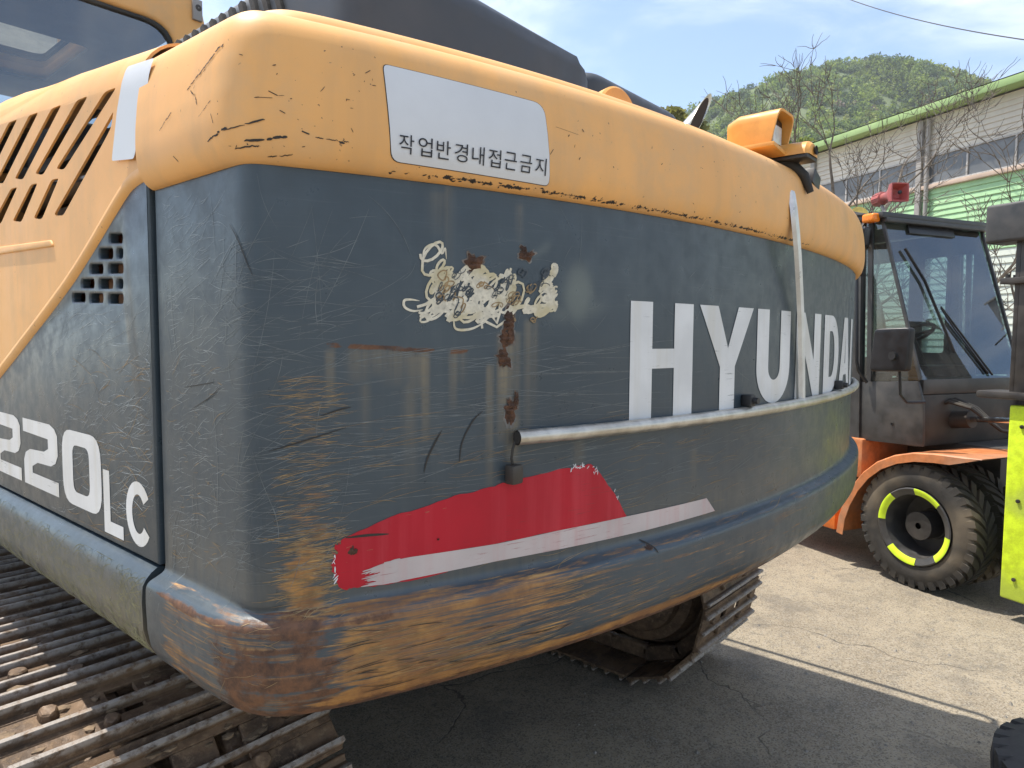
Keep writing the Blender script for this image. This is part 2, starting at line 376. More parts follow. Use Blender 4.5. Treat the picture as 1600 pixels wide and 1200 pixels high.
simple("lime_paint", (.60, .77, .02), .55, var=.16, scale=22, dirt=(.36, .44, .06), dirt_amt=.75, bump=.3)
simple("lime_tape", (.62, .82, .03), .45, var=.08)
simple("red_horn", (.38, .07, .06), .5, var=.2, dirt=(.30, .13, .11), dirt_amt=.5)
simple("red_lens", (.45, .01, .015), .2, var=.1)
simple("yellow_plastic", (.55, .42, .10), .5)
simple("olive_beam", (.17, .155, .10), .6)
simple("seat_black", (.012, .012, .013), .8)
simple("cream_siding", (.62, .57, .49), .65, var=.10, scale=2.0, dirt=(.50, .45, .37), dirt_amt=.5)
simple("green_siding", (.34, .56, .30), .6, var=.12, scale=2.0, dirt=(.42, .56, .33), dirt_amt=.7)
simple("white_siding", (.58, .62, .55), .6, var=.08, scale=2.0, dirt=(.42, .46, .40), dirt_amt=.5)
simple("green_trim", (.33, .46, .19), .5, var=.1, scale=2.0, dirt=(.22, .35, .12), dirt_amt=.5)
simple("pink_ledge", (.55, .42, .33), .7, var=.1, scale=3.0)
simple("grey_post", (.30, .28, .26), .6, var=.15, scale=4.0)
simple("window_frame", (.42, .40, .38), .5)
simple("dusty_window", (.16, .165, .17), .18, var=.25, scale=1.2)
simple("bark", (.135, .112, .09), .9, var=.35, scale=12, bump=.5)
simple("green_bark", (.07, .055, .04), .9, var=.3, scale=8)
simple("cable", (.03, .03, .033), .6)
simple("hill_soil", (.10, .13, .05), .9, var=.35, scale=.05)
simple("pebble_grey", (.22, .20, .17), .85, var=.3)
def worn_decal(name, col, wear_col, streak_col, amt, rough=.45, st=.35):
    M = Mat(name, rough, spec=.35); co = M.coord()
    fine = M.noise(co, 1.0, 6, .72, (14, 14, 330)); lump = M.noise(co, 5, 3); run = M.noise(co, 26, 4, .6, (1, 1, .04)); sp = M.noise(co, 120, 4, .7)
    c = M.mix(M.rng(M.noise(co, 9, 4), .3, .7), tuple(k * .86 for k in col) + (1,), col + (1,))
    c = M.mix(M.math("MULTIPLY", M.rng(run, .45, .72), st), c, streak_col + (1,))
    c = M.mix(M.math("MULTIPLY", M.rng(M.math("ADD", fine, M.math("MULTIPLY", lump, .30)), amt, amt + .05), .8), c, wear_col + (1,))
    c = M.mix(M.rng(sp, .76, .80), c, wear_col + (1,))
    M.color(c); MATS[name] = M.m
worn_decal("white_decal", (.70, .70, .69), (.12, .13, .13), (.52, .48, .38), .80, .42, .40)
worn_decal("red_decal", (.44, .006, .020), (.20, .03, .03), (.62, .10, .12), .79, .5, .22)
worn_decal("pinkish_white_stripe", (.54, .47, .45), (.34, .16, .15), (.50, .26, .25), .76, .5, .45)
glass_mat("cab_glass", (.45, .56, .54), .04)
glass_mat("windscreen", (.42, .55, .56), .06)
glass_mat("hatch_glass", (.97, .97, .92), .03)
glass_mat("dark_cab_glass", (.42, .47, .49), .10)

# ------------------------------------------------------------------ the setting: ground and hill
def ground():
    n = 3; S = 1500
    V = [(-S, -S, 0), (S, -S, 0), (S, S, 0), (-S, S, 0)]
    tag(from_py("ground", V, [(0, 1, 2, 3)], MATS["asphalt"], smooth=False), kind="structure")
ground()

# ------------------------------------------------------------------ excavator: counterweight path
EXC = empty("excavator", (U0, 3.43, 0)); ABS[EXC.name] = True
tag(EXC, "large orange and slate grey crawler excavator seen from its scratched rear counterweight", "excavator")
def base_path(r):
    side = [(US, v) for v in np.arange(1.155, .86, -.004)]
    su = np.linspace(-HW, HW, 700)
    rr = [(U0 + s, arc(s)) for s in su]
    side = [p for p in side if p[1] > rr[0][1]]
    oth = [(2 * U0 - p[0], p[1]) for p in side[::-1]]
    P = np.array(side + rr + oth)
    d = np.r_[0, np.cumsum(np.hypot(*np.diff(P, axis=0).T))]
    t = np.arange(0, d[-1], .004); P = np.c_[np.interp(t, d, P[:, 0]), np.interp(t, d, P[:, 1])]
    k = int(r / .004); w = np.exp(-.5 * (np.arange(-3 * k, 3 * k + 1) / (k * .5 + .01)) ** 2); w /= w.sum()
    pad = 3 * k; Q = np.r_[P[0] + (P[0] - P[1]) * np.arange(pad, 0, -1)[:, None], P, P[-1] + (P[-1] - P[-2]) * np.arange(1, pad + 1)[:, None]]
    return np.c_[np.convolve(Q[:, 0], w, "valid"), np.convolve(Q[:, 1], w, "valid")]
class Skin:
    """a vertical-ish wall following the counterweight's plan; prof = (outward offset, z) rows"""
    def __init__(s, r, prof, lift=0.0, low=0.0):
        s.lift = lift; s.low = low
        P = base_path(r); d = np.r_[0, np.cumsum(np.hypot(*np.diff(P, axis=0).T))]
        t = np.gradient(P, axis=0); t /= np.hypot(*t.T)[:, None]
        s.P, s.d, s.N, s.len = P, d, np.c_[t[:, 1], -t[:, 0]], d[-1]
        if s.N[len(P) // 2, 1] > 0: s.N = -s.N
        s.P2, s.N2 = s.P, s.N
        if low:
            k = int(low / .004 * 3); w = np.exp(-.5 * (np.arange(-k, k + 1) * .004 / low) ** 2); w /= w.sum()
            Q = np.r_[P[0] + (P[0] - P[1]) * np.arange(k, 0, -1)[:, None], P, P[-1] + (P[-1] - P[-2]) * np.arange(1, k + 1)[:, None]]
            P2 = np.c_[np.convolve(Q[:, 0], w, "valid"), np.convolve(Q[:, 1], w, "valid")]; t2 = np.gradient(P2, axis=0); t2 /= np.hypot(*t2.T)[:, None]
            s.P2 = P2; s.N2 = np.c_[t2[:, 1], -t2[:, 0]]
            if s.N2[len(P) // 2, 1] > 0: s.N2 = -s.N2
        s.prof = np.array(prof); z = s.prof[:, 1]; k = np.argsort(z, kind="stable"); s.pz, s.po = z[k], s.prof[k, 0]
    def pt(s, a, o, z):
        x = np.array([np.interp(a, s.d, s.P[:, 0]), np.interp(a, s.d, s.P[:, 1])])
        n = np.array([np.interp(a, s.d, s.N[:, 0]), np.interp(a, s.d, s.N[:, 1])])
        if s.low and z < 1.224:
            w = min(1.0, (1.224 - z) / .016); x = x * (1 - w) + w * np.array([np.interp(a, s.d, s.P2[:, 0]), np.interp(a, s.d, s.P2[:, 1])]); n = n * (1 - w) + w * np.array([np.interp(a, s.d, s.N2[:, 0]), np.interp(a, s.d, s.N2[:, 1])])
        x = x + n * o; return (x[0], x[1], z + s.up(a, z))
    def up(s, a, z): return s.lift * (np.abs(a - s.len / 2) / (s.len / 2)) ** 2 * np.clip((z - 1.93) / .1, 0, 1)
    def M(s, a, z, off=0.0): return s.pt(a, float(np.interp(z, s.pz, s.po)) + off, z)
    def sz(s, px, py, off=0.0):
        """photo point to (arc length, height) on this wall"""
        d = ray(px, py); best = None; ts = np.linspace(.5, 3.6, 1600)
        X = d[None, :2] * ts[:, None]
        D = ((X[:, None, :] - s.P[None, ::6, :]) ** 2).sum(2); j = D.argmin(1) * 6
        sd = ((X - s.P[j]) * s.N[j]).sum(1) - off
        i = np.where((sd[:-1] > 0) & (sd[1:] <= 0))[0]
        i = i[0] if len(i) else int(np.abs(sd).argmin())
        f = sd[i] / (sd[i] - sd[i + 1]) if i + 1 < len(ts) and abs(sd[i] - sd[i + 1]) > 1e-9 else 0.0; f = min(max(f, 0), 1); t = ts[i] + (ts[min(i + 1, len(ts) - 1)] - ts[i]) * f
        x = d[:2] * t; jj = j[i]; tg = np.array([-s.N[jj, 1], s.N[jj, 0]]); tg = tg if tg @ (s.P[min(jj + 1, len(s.P) - 1)] - s.P[max(jj - 1, 0)]) > 0 else -tg
        return np.array([s.d[jj] + (x - s.P[jj]) @ tg, EYE + d[2] * t])
    def mesh(s, name, rows, da, mat, parent, masks=None, close_in=None):
        A = np.linspace(0, s.len, int(s.len / da) + 1); V, SZ = [], []
        PX = np.c_[np.interp(A, s.d, s.P[:, 0]), np.interp(A, s.d, s.P[:, 1])]; NX = np.c_[np.interp(A, s.d, s.N[:, 0]), np.interp(A, s.d, s.N[:, 1])]
        run = 0.0; prev = None
        for o, z in rows:
            if prev is not None: run += math.hypot(o - prev[0], z - prev[1])
            prev = (o, z); Q = PX + NX * o
            if s.low and z < 1.224:
                w2 = min(1.0, (1.224 - z) / .016); PX2 = np.c_[np.interp(A, s.d, s.P2[:, 0]), np.interp(A, s.d, s.P2[:, 1])]; NX2 = np.c_[np.interp(A, s.d, s.N2[:, 0]), np.interp(A, s.d, s.N2[:, 1])]
                Q = PX * (1 - w2) + PX2 * w2 + (NX * (1 - w2) + NX2 * w2) * o
            if o < -.057:
                sg = min(.16, abs(o) * 1.1) / da; k_ = int(3 * sg); w_ = np.exp(-.5 * (np.arange(-k_, k_ + 1) / sg) ** 2); w_ /= w_.sum()
                e0 = Q[0] + (Q[0] - Q[1]) * np.arange(k_, 0, -1)[:, None]; e1 = Q[-1] + (Q[-1] - Q[-2]) * np.arange(1, k_ + 1)[:, None]; QQ = np.r_[e0, Q, e1]
                Q = np.c_[np.convolve(QQ[:, 0], w_, "valid"), np.convolve(QQ[:, 1], w_, "valid")]
            V.append(np.c_[Q, z + s.up(A, z)]); SZ.append(np.c_[A, np.full(len(A), z), np.zeros(len(A))])
        V = np.concatenate(V); SZ = np.concatenate(SZ); n = len(A); m = len(rows)
        i = np.arange(n - 1)[None, :] + np.arange(m - 1)[:, None] * n
        F = np.stack([i, i + 1, i + n + 1, i + n], -1).reshape(-1, 4)
        me = bpy.data.meshes.new(name); me.from_pydata(V.tolist(), [], F.tolist()); me.update()
        a = me.attributes.new("sz", "FLOAT_VECTOR", "POINT"); a.data.foreach_set("vector", SZ.astype(np.float32).ravel())
        mk = masks(SZ[:, 0], SZ[:, 1]) if masks else np.zeros((len(V), 4))
        c = me.attributes.new("masks", "FLOAT_COLOR", "POINT"); c.data.foreach_set("color", mk.astype(np.float32).ravel())
        return link(name, me, mat, parent)
def dense(prof, step, sig=0.0):
    prof = np.array(prof, float); d = np.r_[0, np.cumsum(np.hypot(*np.diff(prof, axis=0).T))]
    t = np.arange(0, d[-1], .002); q = np.c_[np.interp(t, d, prof[:, 0]), np.interp(t, d, prof[:, 1])]
    if sig:
        k = int(sig / .002 * 3); w = np.exp(-.5 * (np.arange(-k, k + 1) * .002 / sig) ** 2); w /= w.sum()
        e0, e1 = q[0] + (q[0] - q[1]) * np.arange(k, 0, -1)[:, None], q[-1] + (q[-1] - q[-2]) * np.arange(1, k + 1)[:, None]
        Q = np.r_[e0, q, e1]; q = np.c_[np.convolve(Q[:, 0], w, "valid"), np.convolve(Q[:, 1], w, "valid")]
    prof = q; d = t; t = np.r_[np.arange(0, d[-1], step), d[-1]]; return list(zip(np.interp(t, d, prof[:, 0]), np.interp(t, d, prof[:, 1])))
BODY_PROF = [(-.30, 1.036), (-.075, 1.036), (-.05, 1.038), (-.025, 1.045), (-.004, 1.056), (.014, 1.073), (.026, 1.096), (.031, 1.125), (.0325, 1.17), (.032, 1.193), (.0305, 1.200), (.026, 1.205), (.016, 1.209), (.004, 1.2145), (.0005, 1.219), (0, 1.226), (0, 1.834)]
BODY_ROWS = dense(BODY_PROF, .0052, .0026)
CAP_PROF = [(-.03, 1.829), (.004, 1.829), (.013, 1.833), (.021, 1.845), (.026, 1.862), (.028, 1.885), (.027, 1.92), (.023, 1.955), (.017, 1.983), (.008, 2.002), (-.008, 2.016), (-.030, 2.024), (-.048, 2.028)]
CAP_ROWS = dense(CAP_PROF[1:], .0065, .006) + [(-.051, 2.0275), (-.053, 2.0255), (-.056, 2.030), (-.060, 2.039), (-.067, 2.048), (-.078, 2.055), (-.098, 2.061), (-.14, 2.064), (-.30, 2.066), (-.50, 2.066)]
body = Skin(.038, BODY_ROWS, low=.055); cap = Skin(.050, CAP_ROWS[:-10], .026)

def seg_blob(S, Z, a, b, ra, rz, p=2.0):
    """soft band along the segment a-b in (arc, height)"""
    a, b = np.array(a), np.array(b); L2 = ((b - a) ** 2).sum() + 1e-9
    t = np.clip(((S - a[0]) * (b[0] - a[0]) + (Z - a[1]) * (b[1] - a[1])) / L2, 0, 1)
    dx, dz = (S - a[0] - t * (b[0] - a[0])) / ra, (Z - a[1] - t * (b[1] - a[1])) / rz
    return np.exp(-(dx * dx + dz * dz) ** (p / 2))
P = lambda x, y: body.sz(x, y)
def box_mask(S, Z, a, b, es=.01, ez=.01):
    lo, hi = np.minimum(a, b), np.maximum(a, b)
    f = lambda x, l, h, e: np.clip((x - l) / e + .5, 0, 1) * np.clip((h - x) / e + .5, 0, 1)
    return f(S, lo[0], hi[0], es) * f(Z, lo[1], hi[1], ez)
def body_masks(S, Z):
    rust = np.zeros(len(S)); wear = rust.copy(); st = rust.copy(); sp = rust.copy()
    B = lambda arr, x0, y0, x1, y1, ra, rz, k, p=2.0: np.maximum(arr, k * seg_blob(S, Z, P(x0, y0), P(x1, y1), ra, rz, p))
    low = Z < 1.214
    gz = np.interp(Z, np.linspace(1.0, 1.9, 400), np.convolve(rng.normal(0, 1, 402), [.5, 1, .5], "valid")); S0 = S; S = S + .009 * gz
    # rusty bumper corner
    X = lambda x, y=1030: P(x, y)[0]
    sR = X(1290, 780); left = np.clip((S - X(270)) / .05, 0, 1)
    zt = np.clip((1.21 - Z) / .17, 0, 1)                                   # 0 at the ledge, 1 at the bottom
    rust = np.maximum(rust, low * .80 * np.exp(-((S - X(465, 1050)) / .060) ** 4) * (.82 + .2 * np.sin(Z * 90 + 8 * gz * .2)))
    rust = np.maximum(rust, low * .66 * np.exp(-((S - X(385, 1050)) / .06) ** 4) * (.75 + .35 * zt))
    rust = np.maximum(rust, low * .52 * np.exp(-((S - X(315, 1000)) / .035) ** 2) * (.7 + .4 * zt))
    rust = np.maximum(rust, low * 1.0 * np.exp(-((Z - 1.046) / .032) ** 2) * np.clip((S - X(255)) / .05, 0, 1) * np.clip((sR - S) / 1.3 + .62, 0, 1))
    rust = np.maximum(rust, low * .80 * np.exp(-((Z - 1.197) / .008) ** 2) * left * np.clip((X(800, 990) - S) / .3, 0, 1))
    rust *= 1 - .85 * seg_blob(S, Z, P(345, 995), P(350, 1035), .014, .03)
    fade = np.clip((X(1000, 930) - S) / .55, 0, 1)
    wear = np.maximum(wear, low * (.45 + .23 * fade) * np.clip((S - X(430)) / .10, 0, 1) * np.clip((sR + 1.2 - S) / 1.5, .45, 1))
    wear = np.maximum(wear, low * .80 * np.exp(-((Z - 1.078) / .020) ** 2) * np.clip((S - X(400)) / .1, 0, 1) * np.clip((sR + .5 - S) / 1.4, .25, 1))
    wear = np.maximum(wear, low * .52 * left * (S < X(500)))
    wear = np.maximum(wear, low * .38 * (S < X(300)))
    # scraped band on the face beside the corner
    wear = B(wear, 488, 800, 480, 960, .038, .07, .62)
    wear = B(wear, 475, 880, 475, 950, .045, .05, .74)
    wear = B(wear, 470, 600, 500, 700, .035, .03, .46)
    wear = B(wear, 490, 650, 490, 780, .045, .05, .42)
    wear = B(wear, 425, 560, 425, 960, .03, .1, .40)
    wear = np.maximum(wear, np.where(~low, .25 * np.clip((1.5 - Z) / .3, 0, 1), 0) * np.clip((X(760, 1000) - S) / .5 + .4, 0, 1))
    rust = B(rust, 482, 792, 505, 790, .02, .008, .6)
    for x, y, r in ((1300, 715, .02), (1315, 690, .015)): rust = B(rust, x, y, x, y, r, r, .5)
    # rust line with its runs
    S = S0
    a, b = P(545, 543), P(680, 549)
    for (x0, y0, x1, y1, k) in ((510, 539, 530, 540, .78), (548, 541, 676, 548, .95), (705, 550, 730, 549, .85)):
        rust = B(rust, x0, y0, x1, y1, .006, .0042, k)
    def run(x, y0, y1, w, k):
        nonlocal st
        q0, q1 = P(x, y0), P(x, y1); f = box_mask(S, Z, (q0[0] - w, q1[1]), (q0[0] + w, q0[1]), w * .9, .008)
        st = np.maximum(st, f * k * np.clip((Z - q1[1]) / max(1e-3, q0[1] - q1[1]) * .9 + .25, 0, 1))
    for x, y1, w, k in ((515, 640, .006, .6), (560, 600, .014, .55), (590, 590, .016, .5), (620, 605, .02, .55), (650, 620, .012, .6), (664, 690, .006, .8), (708, 640, .005, .6), (722, 600, .006, .4)): run(x, 546, y1, w, k)
    run(787, 560, 690, .010, 1.0); run(795, 520, 690, .018, .8); run(766, 570, 760, .006, .7); run(826, 500, 690, .007, .55); run(838, 500, 640, .004, .35)
    run(800, 650, 740, .012, .8); run(690, 300, 370, .02, .25); run(700, 290, 420, .006, .3); run(812, 320, 380, .006, .35)
    run(905, 690, 760, .012, .35); run(1085, 700, 770, .012, .3); run(640, 600, 760, .010, .35); run(570, 600, 700, .006, .3)
    st = np.maximum(st, np.where(~low, .22 * np.exp(-((Z - 1.25) / .05) ** 2), 0))
    sp = B(sp, 903, 462, 905, 455, .032, .046, 1.0, 4.0); sp = B(sp, 855, 385, 835, 400, .008, .008, .4); sp = B(sp, 880, 490, 920, 480, .03, .015, .5)
    return np.c_[rust, wear, st, sp]
CW = body.mesh("counterweight", BODY_ROWS, .0065, MATS["grey"], EXC, body_masks)
def cap_masks(S, Z):
    q = P(1240, 385)[0]
    ch = .56 * np.exp(-((Z - 1.837) / .0065) ** 2) * np.clip((S - P(480, 263)[0]) / .2, 0, 1) * np.clip((q + .15 - S) / .1, 0, 1)
    ch = np.maximum(ch, .60 * np.exp(-((Z - 2.027) / .0028) ** 2) * np.clip((P(1200, 262)[0] - S) / .3, 0, 1))
    ch = np.maximum(ch, .42 * seg_blob(S, Z, cap.sz(432, 222), cap.sz(452, 218), .012, .006))
    ch = np.maximum(ch, .33 * seg_blob(S, Z, cap.sz(255, 235), cap.sz(290, 240), .02, .01))
    ch = np.maximum(ch, .30 * seg_blob(S, Z, cap.sz(362, 145), cap.sz(368, 165), .008, .015))
    rs = .45 * seg_blob(S, Z, cap.sz(700, 290), cap.sz(725, 292), .012, .006)
    rs = np.maximum(rs, .30 * seg_blob(S, Z, cap.sz(655, 275), cap.sz(690, 284), .03, .006))
    return np.c_[ch, rs, ch * 0, ch * 0]
CAP = cap.mesh("counterweight_cover", [CAP_PROF[0]] + CAP_ROWS, .008, MATS["orange"], EXC, cap_masks)
def add_const_attr(o):
    me = o.data; n = len(me.vertices)
    if "masks" not in me.attributes: me.attributes.new("masks", "FLOAT_COLOR", "POINT")
    return o
# decals and marks lying on these walls
def decal(name, loops, skin, mat, parent, off=.0012, grid=.03, thick=0.0, label=None):
    bm = flat_bm(loops, thick); cut_grid(bm, grid, grid); smap(bm, lambda a, z, w: skin.M(a, z, off + w))
    o = from_bm(name, bm, mat, parent, smooth=thick == 0, recalc=True)
    if label: o["label"] = label
    return o
def pix(skin, pts, off=0.0): return [skin.sz(x, y, off) for x, y in pts]
plate = round_poly(pix(cap, [(600, 105), (851, 165), (859, 290), (612, 251)], .025), [.008, .02, .008, .014], 5)
PL = decal("warning_plate", [plate], cap, MATS["white_sticker"], CAP, .0015, label="white plate with black Korean lettering on the orange cover")
ring = [p for p in plate]; cen = np.mean(ring, 0)
decal("plate_edge", [[cen + (np.array(p) - cen) * 1.003 + np.sign(np.array(p) - cen) * .0006 for p in ring]], cap, MATS["scratch_dark"], CAP, .0007)
def lettering(body_txt, skin, p0, p1, h, parent, off):
    """each glyph on the slanted base line p0-p1"""
    p0, p1 = np.array(p0), np.array(p1); n = len(body_txt); step = (p1 - p0) / n
    for i, ch in enumerate(body_txt):
        bm = text_bm(ch, 1.0); co = np.array([v.co[:2] for v in bm.verts]); lo, hi = co.min(0), co.max(0); sc_ = h / (hi[1] - lo[1])
        w = hi[0] - lo[0]; sx = min(sc_, np.hypot(*step) * .78 / w); o = p0 + step * (i + .5); sl = step[1] / step[0]
        smap(bm, lambda x, y, z: skin.M(o[0] + (x - (lo[0] + hi[0]) / 2) * sx, o[1] + (y - lo[1]) * sc_ + (x - (lo[0] + hi[0]) / 2) * sx * sl, off))
        from_bm("letter", bm, MATS["black_ink"], parent)
b0, b1 = cap.sz(619, 239, .025), cap.sz(854, 276, .025)
lettering("작업반경내접근금지", cap, b0, b1, .0262, CAP, .0028)

# HYUNDAI on the rear face
def glyph(ch, x0, x1, z0, z1, w):
    W, H = x1 - x0, z1 - z0; X = lambda t: x0 + t * W; Z = lambda t: z0 + t * H; hb = w * .72
    if ch == "H": return [[(x0, z0), (x0 + w, z0), (x0 + w, z0 + H * .43), (x1 - w, z0 + H * .43), (x1 - w, z0), (x1, z0), (x1, z1), (x1 - w, z1), (x1 - w, z0 + H * .60), (x0 + w, z0 + H * .60), (x0 + w, z1), (x0, z1)]]
    if ch == "Y":
        c = (x0 + x1) / 2; return [[(c - w / 2, z0), (c + w / 2, z0), (c + w / 2, z0 + H * .42), (x1, z1), (x1 - w * 1.12, z1), (c, z0 + H * .60), (x0 + w * 1.12, z1), (x0, z1), (c - w / 2, z0 + H * .42)]]
    if ch == "U":
        r = W / 2; c = (x0 + x1) / 2; zc = z0 + r * .9
        o = [(c + r * math.cos(a), zc + r * .9 * math.sin(a)) for a in np.linspace(math.pi, 2 * math.pi, 18)]
        i_ = [(c + (r - w) * math.cos(a), zc + (r - w) * .9 * math.sin(a)) for a in np.linspace(2 * math.pi, math.pi, 18)]
        return [[(x0, z1)] + o + [(x1, z1), (x1 - w, z1)] + i_ + [(x0 + w, z1)]]
    if ch == "N": return [[(x0, z0), (x0 + w, z0), (x0 + w, z0 + H * .56), (x1 - w, z0), (x1, z0), (x1, z1), (x1 - w, z1), (x1 - w, z0 + H * .44), (x0 + w, z1), (x0, z1)]]
    if ch == "D":
        o = [(x0, z0)] + [(x0 + W * .45 + W * .55 * math.cos(a), (z0 + z1) / 2 + H / 2 * math.sin(a)) for a in np.linspace(-math.pi / 2, math.pi / 2, 20)] + [(x0, z1)]
        hh = [(x0 + w, z0 + hb)] + [(x0 + W * .45 + (W * .55 - w) * math.cos(a), (z0 + z1) / 2 + (H / 2 - hb) * math.sin(a)) for a in np.linspace(-math.pi / 2, math.pi / 2, 20)] + [(x0 + w, z1 - hb)]
        return [o, hh]
    if ch == "A":
        c = (x0 + x1) / 2; return [[(x0, z0), (x0 + w, z0), (x0 + w * 1.35, z0 + H * .19), (x1 - w * 1.35, z0 + H * .19), (x1 - w, z0), (x1, z0), (c + w * .62, z1), (c - w * .62, z1)], [(x0 + w * 1.72, z0 + H * .35), (x1 - w * 1.72, z0 + H * .35), (c, z0 + H * .80)]]
    if ch == "I": return [[(x0, z0), (x0 + w, z0), (x0 + w, z1), (x0, z1)]]
def s_of_u(u): return float(np.interp(u, body.P[:, 0], body.d))
for ch, a, b in (("H", 1.113, 1.301), ("Y", 1.323, 1.545), ("U", 1.566, 1.757), ("N", 1.800, 2.005), ("D", 2.045, 2.235), ("A", 2.250, 2.475), ("I", 2.500, 2.565)):
    z0 = 1.448
    for lp in [glyph(ch, s_of_u(a), s_of_u(b), z0, 1.669, .062)]:
        decal("letter", lp, body, MATS["white_decal"], CW, .0012)

# red flash and white stripe
red = pix(body, [(535, 842), (611, 807), (699, 779), (760, 762), (796, 752), (888, 731), (923, 725), (932, 733), (944, 749), (962, 775), (979, 807), (870, 829), (777, 849), (690, 864), (640, 876), (700, 893), (606, 913), (560, 918), (537, 921), (524, 905), (519, 890), (526, 868), (524, 850)])
rr_ = []
for i, p in enumerate(red):                      # ragged peeled outline
    q = red[(i + 1) % len(red)]
    for t in np.linspace(0, 1, 7)[:-1]:
        j = rng.normal(0, .0009 if i not in (18, 19, 20, 21, 22) else .003, 2); rr_.append(p + (q - p) * t + (j if t > 0 else 0))
decal("red_flash", [rr_], body, MATS["red_decal"], CW, .0010, label="red flash sticker with peeling edges")
stripe = pix(body, [(600, 878), (640, 870), (777, 849), (870, 829), (981, 806), (1103, 778), (1116, 798), (1009, 828), (916, 849), (777, 876), (690, 894), (600, 912), (585, 914)])
decal("white_stripe", [stripe], body, MATS["pinkish_white_stripe"], CW, .0017, label="dirty white stripe under the red flash")
def ribbon_vf(skin, pts, w, off, taper=True):
    pts = np.array(pts)
    if 3 <= len(pts) <= 7 and taper:
        q = np.r_[[2 * pts[0] - pts[1]], pts, [2 * pts[-1] - pts[-2]]]; o = []
        for i in range(1, len(q) - 2):
            for u in np.linspace(0, 1, 6)[:-1]: o.append(.5 * (2 * q[i] + (q[i + 1] - q[i - 1]) * u + (2 * q[i - 1] - 5 * q[i] + 4 * q[i + 1] - q[i + 2]) * u ** 2 + (3 * q[i] - q[i - 1] - 3 * q[i + 1] + q[i + 2]) * u ** 3))
        pts = np.array(o + [q[-2]])
    n = len(pts); t = np.gradient(pts, axis=0); t /= (np.hypot(*t.T)[:, None] + 1e-9); nn = np.c_[-t[:, 1], t[:, 0]]
    V, F = [], []
    for i in range(n):
        k = w * (math.sin(math.pi * (i + .3) / (n - .4)) ** .5 if taper else 1.0) / 2
        for sg in (-1, 1): q = pts[i] + nn[i] * k * sg; V.append(skin.M(q[0], q[1], off))
    for i in range(n - 1): F.append((2 * i, 2 * i + 1, 2 * i + 3, 2 * i + 2))
    return V, F
def ribbons(name, items, skin, mat, parent, off=.0006, kind=None, label=None):
    V, F = [], []
    for k, (pts, w, tp) in enumerate(items):
        v, f = ribbon_vf(skin, pts, w, off + (k % 7) * .00006, tp); b = len(V); V += v; F += [tuple(x + b for x in q) for q in f]
    o = from_py(name, V, F, mat, parent, smooth=False)
    if kind: o["kind"] = kind
    if label: o["label"] = label
    return o
pk = []
for (x0, y0, x1, y1, n) in ((888, 731, 924, 726, 15), (924, 727, 936, 742, 7), (958, 768, 964, 778, 3), (524, 850, 520, 892, 5), (519, 892, 527, 908, 4)):
    for i in range(n):
        t = rng.random(); q = P(x0 + (x1 - x0) * t + rng.normal(0, 1.5), y0 + (y1 - y0) * t + rng.normal(0, 2.2)); a = rng.uniform(0, 3); L_ = rng.uniform(.003, .010); pk.append(([q + np.array([math.cos(a), math.sin(a)]) * L_ * u for u in (-.5, 0, .5)], rng.uniform(.0008, .0022), True))
ribbons("peeled_flecks", pk, body, MATS["white_sticker"], CW, .0013, kind="stuff")
# frayed start of the white stripe
fr = []
q0, q1, q2, q3 = P(548, 897), P(560, 918), P(625, 872), P(625, 908)
for i in range(46):
    t = rng.random(); a = q0 + (q1 - q0) * t + [rng.uniform(0, .03), 0]; b = q2 + (q3 - q2) * t
    fr.append(([a + (b - a) * k + [0, rng.normal(0, .0004)] for k in np.linspace(rng.uniform(0, .35), 1, 6)], rng.uniform(.0012, .0035), True))
ribbons("stripe_frays", fr, body, MATS["pinkish_white_stripe"], CW, .0016)
# scribbled-over patch
def loops_stroke(x0, y0, x1, y1, amp, n, ph=0.0, jit=.25, slant=.35):
    a, b = P(x0, y0), P(x1, y1); out = []; N = n * 14
    rj = rng.normal(0, 1, (n + 2, 2))
    for i in range(N):
        t = i / (N - 1); k = t * n; j = int(k); A = amp * (1 + jit * (rj[j, 0] * (1 - k + j) + rj[j + 1, 0] * (k - j)))
        ang = 2 * math.pi * k + ph; dx, dz = math.cos(ang) * A * .75, math.sin(ang) * A
        c = a + (b - a) * t + [0, jit * amp * .5 * rj[j, 1]]
        out.append(c + [dx + slant * dz, dz])
    return out
sb = []
def smear(n, x0, x1, yc, dy, len_, w0, w1):
    """short overlapping back-and-forth strokes"""
    for i in range(n):
        x, y = rng.uniform(x0, x1), yc + rng.normal(0, dy); pts = []; k = rng.integers(4, 9); a = rng.uniform(-.25, .6)
        for m in range(k):
            x += rng.uniform(.25, 1.0) * len_ * (1 if m % 2 == 0 else -.75); y += rng.normal(0, 5) + (6 if m % 2 else -5)
            x = min(max(x, x0 - 4), x1 + 4); y = min(max(y, yc - 2.1 * dy), yc + 2.0 * dy); pts.append((x, y - a * 4))
        q = pix(body, pts); out = []
        for m in range(len(q) - 1):
            for t in np.linspace(0, 1, 6)[:-1]: out.append(q[m] + (q[m + 1] - q[m]) * (t * t * (3 - 2 * t)) + [0, .004 * math.sin(t * math.pi) * (1 if m % 2 else -1)])
        out.append(q[-1]); sb.append((out, rng.uniform(w0, w1), False))
smear(20, 660, 800, 462, 20, 30, .003, .0065); smear(9, 655, 745, 440, 13, 20, .003, .005); smear(11, 815, 866, 458, 20, 20, .003, .006); smear(6, 700, 868, 484, 7, 46, .004, .007); smear(4, 740, 800, 438, 9, 20, .004, .006)
for (x0, y0, x1, y1, amp, n) in ((668, 450, 800, 465, .026, 7), (670, 395, 695, 430, .012, 3), (690, 470, 860, 480, .014, 9), (660, 478, 770, 492, .014, 6)):
    sb.append((loops_stroke(x0, y0, x1, y1, amp, n, rng.uniform(0, 6), .5, .6), .0042, False))
